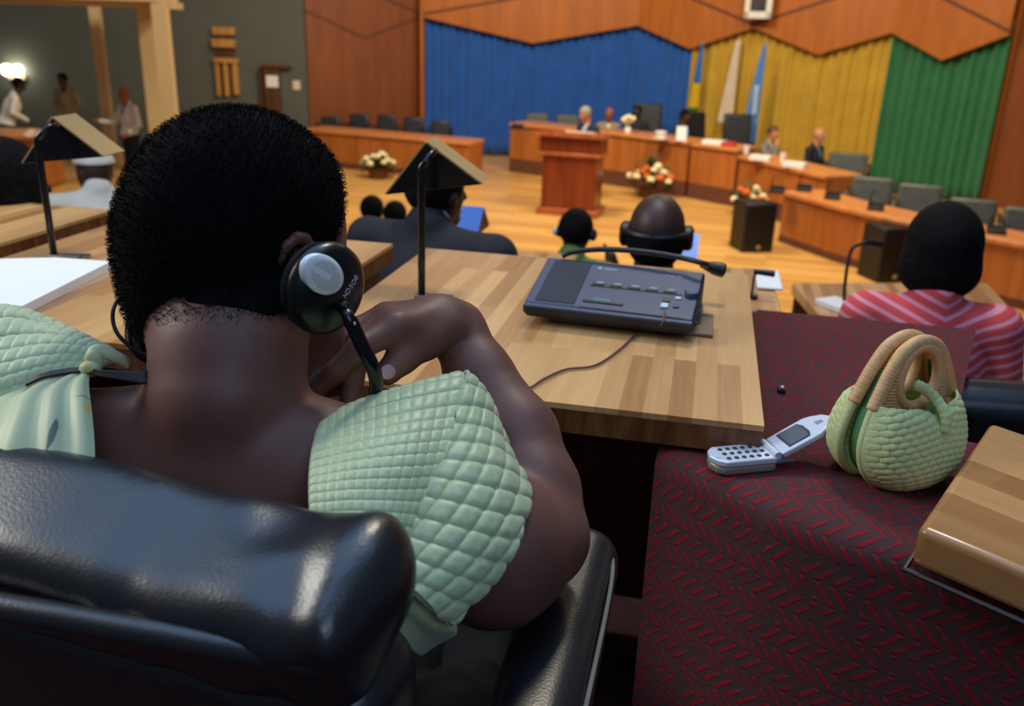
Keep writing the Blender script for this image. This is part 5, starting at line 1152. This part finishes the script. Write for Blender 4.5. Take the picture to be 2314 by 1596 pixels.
# ------------------------------------------------------------------ woven handbag
M['weave'] = plain('pale green woven straw', lin(196, 206, 146), .65, 0, .12, 260, .3, .001); M['rattan'] = plain('wrapped rattan', lin(216, 170, 116), .55, 0, .12, 160, .35, .001); M['lining'] = plain('green lining cloth', lin(70, 126, 76), .7, 0, .15, 60)
bl, br = PL(1942, 1108, LZ), PL(2160, 1046, LZ); bx = nrm(xy(br - bl, 0)); by = np.array([bx[1], -bx[0], 0])     # by: out of the front face
BO = PL(2048, 1092, LZ) - by * .028
bag = thing('woven_handbag', 'pale green woven straw handbag with rattan ring handles on the red ledge', 'handbag', BO)
TL = R_(3)
def BP(x, y, d, sgn=1):                      # x along the bag, y up, d outwards from the shell's rim plane
    lean = .016 * sgn * (1 - y / .2); return BO + bx * x + UP * (y * .98) + by * (sgn * (.010 + d) + lean * .6)
rim = [(q_[0] * .89, q_[1] * .925) for q_ in [(.0, .0), (.045, .004), (.078, .03), (.090, .066), (.082, .105), (.066, .140), (.052, .166), (.032, .190), (0, .200), (-.032, .190), (-.052, .166), (-.066, .140), (-.082, .105), (-.090, .066), (-.078, .03), (-.045, .004)]]
RIM = spline_closed(rim, 160)
TOPY = .110                                  # weave ends, bare rattan above
def mat_shell(): return M['weave']
def shell(sgn):
    nu, nv = 240, 170; P = np.zeros((nu, nv, 3))
    lowr = np.array([p_ for p_ in RIM if p_[1] <= TOPY + .002]); i0 = len(lowr)
    xs_at = lambda y: np.interp(y, *[np.array(z) for z in zip(*sorted([(p_[1], p_[0]) for p_ in RIM if p_[0] >= 0]))])
    for i in range(nu):
        u = i / (nu - 1) * 2 - 1
        for j in range(nv):
            v = j / (nv - 1); ymax = TOPY + .004 * (abs(u) ** 1.5) - .012 * (1 - min(1, abs(u) * 2.2)) ** 2
            y = .0005 + (ymax - .0005) * v; x = u * xs_at(y)
            prof = max(0, 1 - abs(u) ** 2.6) ** .62 * max(0, 1 - ((.40 - v) / .42) ** 2 if v < .40 else 1 - ((v - .40) / .80) ** 2) ** .55
            d = .046 * prof
            cu, cv = x / .0118, (y + .016 * abs(u) ** 2) / .0078
            row = math.floor(cv); ph = cu + .5 * (row % 2); w_ = (1 - (1 - abs(math.sin(math.pi * ph))) ** 3) * abs(math.sin(math.pi * cv)) ** .7
            P[i, j] = BP(x, y, d + .0042 * w_ * min(1, 6 * (1 - abs(u)) + .1) * min(1, 12 * (1 - v) + .1), sgn)
    o = obj('woven_shell', MB().grid(P if sgn < 0 else P[::-1]), M['weave'], bag, smooth=True); md_ = o.modifiers.new('thick', 'SOLIDIFY'); md_.thickness = .004; md_.offset = -1
    R1 = [p_ for p_ in np.roll(RIM, -40, axis=0)]
    lower = [i for i in range(160) if RIM[i][1] <= TOPY]; seq = sorted(lower, key=lambda i: (i - 80) % 160)
    cords = MB(); cords.tube([BP(RIM[i][0], RIM[i][1], 0, sgn) for i in seq], .0055, 10); obj('rim_cord', cords, M['weave'], o, smooth=True)
    up_ = sorted([i for i in range(160) if RIM[i][1] >= TOPY - .004]); hb = MB(); pts = [BP(RIM[i][0], RIM[i][1], 0, sgn) for i in up_]
    pts = spline(pts, 150); hb.tube(pts, [.0078 + .0005 * abs(math.sin(k * .95)) for k in range(150)], 14); ho = obj('handle', hb, M['rattan'], bag, smooth=True)
    ring = spline_closed([(0, .103), (.018, .108), (.031, .124), (.033, .146), (.022, .170), (0, .179), (-.022, .170), (-.033, .146), (-.031, .124), (-.018, .108)], 90)
    obj('handle_ring', MB().ring([BP(x, y, .003, sgn) for x, y in ring], [.0062 + .0004 * abs(math.sin(k * 1.1)) for k in range(90)], 12), M['rattan'], ho, smooth=True)
    for s_ in (-1, 1):
        wv = MB()
        for k in range(15):
            y = .107 + k * .0040; xo = np.interp(y, [.093, .130, .154, .176], [.071, .058, .046, .029]); xi = .031 if y > .124 else np.interp(y, [.103, .108, .124], [.0, .018, .030])
            if xo - xi > .006: wv.tube([BP(s_ * xi, y - .002, .002, sgn), BP(s_ * (xi + xo) / 2, y, .005, sgn), BP(s_ * xo, y + .002, .001, sgn)], .0021, 6)
        obj('wicker_infill', wv, M['rattan'], ho, smooth=True)
shell(1); shell(-1)
lin_ = np.array([[BO + bx * (RIM[i][0] * .9) + UP * (RIM[i][1] * .97 + .002) + by * q_ for q_ in np.linspace(-.009, .009, 5)] for i in sorted([i for i in range(160) if RIM[i][1] <= .15], key=lambda i: (i - 80) % 160)])
o = obj('lining', MB().grid(lin_), M['lining'], bag, smooth=True); o.modifiers.new('thick', 'SOLIDIFY').thickness = .002
tb = spline([BP(.002, .085, .046), BP(.004, .105, .044), BP(.0, .122, .030), BP(-.012, .134, .022), BP(-.022, .139, .016)], 40)
obj('loop_tab', MB().tube(tb, [.006 + .0012 * abs(math.sin(k * .8)) for k in range(40)], 10, flat=.7), M['weave'], bag, smooth=True)
# small dark clip lying on the ledge
p = PL(1765, 886, LZ); t = thing('bulldog_clip', 'tiny dark clip lying on the carpet behind the phone', 'clip', p)
obj('clip_body', MB().obox(p + UP * .004, B, A, UP, .006, .009, .004), M['console_dark'], t, bevel=.002); obj('clip_lever', MB().tube([p + UP * .007, p + UP * .012 - A * .008], .002, 6), M['chrome'], t, smooth='auto')
# ------------------------------------------------------------------ light
def area(name, loc, target, size, energy, color, sy=None):
    l = bpy.data.lights.new(name, 'AREA'); l.energy = energy; l.color = color; l.size = size
    if sy: l.shape = 'RECTANGLE'; l.size_y = sy
    o = bpy.data.objects.new(name, l); COL.objects.link(o); o.location = loc
    o.rotation_euler = (Vector(target) - Vector(loc)).to_track_quat('-Z', 'Y').to_euler(); return o
w = bpy.data.worlds.new('hall ambience'); scene.world = w; w.use_nodes = True
w.node_tree.nodes['Background'].inputs[0].default_value = (.62, .72, 1.0, 1); w.node_tree.nodes['Background'].inputs[1].default_value = .08
# warm stage floods under the ceiling
area('stage_flood', (-.5, 11.5, 5.2), (0, 14.0, ZF), 1.3, 400, (1, .82, .56))
area('stage_flood', (3.0, 9, 5.2), (3, 12, ZF), 1.6, 400, (1, .82, .56))
area('curtain_wash', (0, 13, 5.6), (0.5, 19, .2), 2.5, 150, (1, .9, .74))
area('curtain_wash', (5, 11.5, 5.6), (6.5, 16, .2), 2.5, 120, (1, .9, .74))
area('gallery_light', (-7.5, 12, 4.6), (-7.5, 15, 0), 1.5, 80, (1, .94, .80))
# added cool fill over the seats, daylight from the side windows on the left, an added fill behind the camera and a seat downlight
area('overhead_fill', (-.4, 1.6, 4.2), (-.3, 1.4, 0), 4.2, 95, (.34, .58, 1), 4.2)
area('side_window', (-3.4, 1.5, 2.7), (-.3, .9, .9), 1.5, 80, (1, .98, .92))
area('rear_fill', (.9, -1.7, 3.1), (-.2, .7, 1.0), 1.6, 24, (.5, .7, 1))
area('seat_downlight', (.5, 2.9, 3.9), (.2, 1.6, .7), .5, 50, (1, .88, .64))
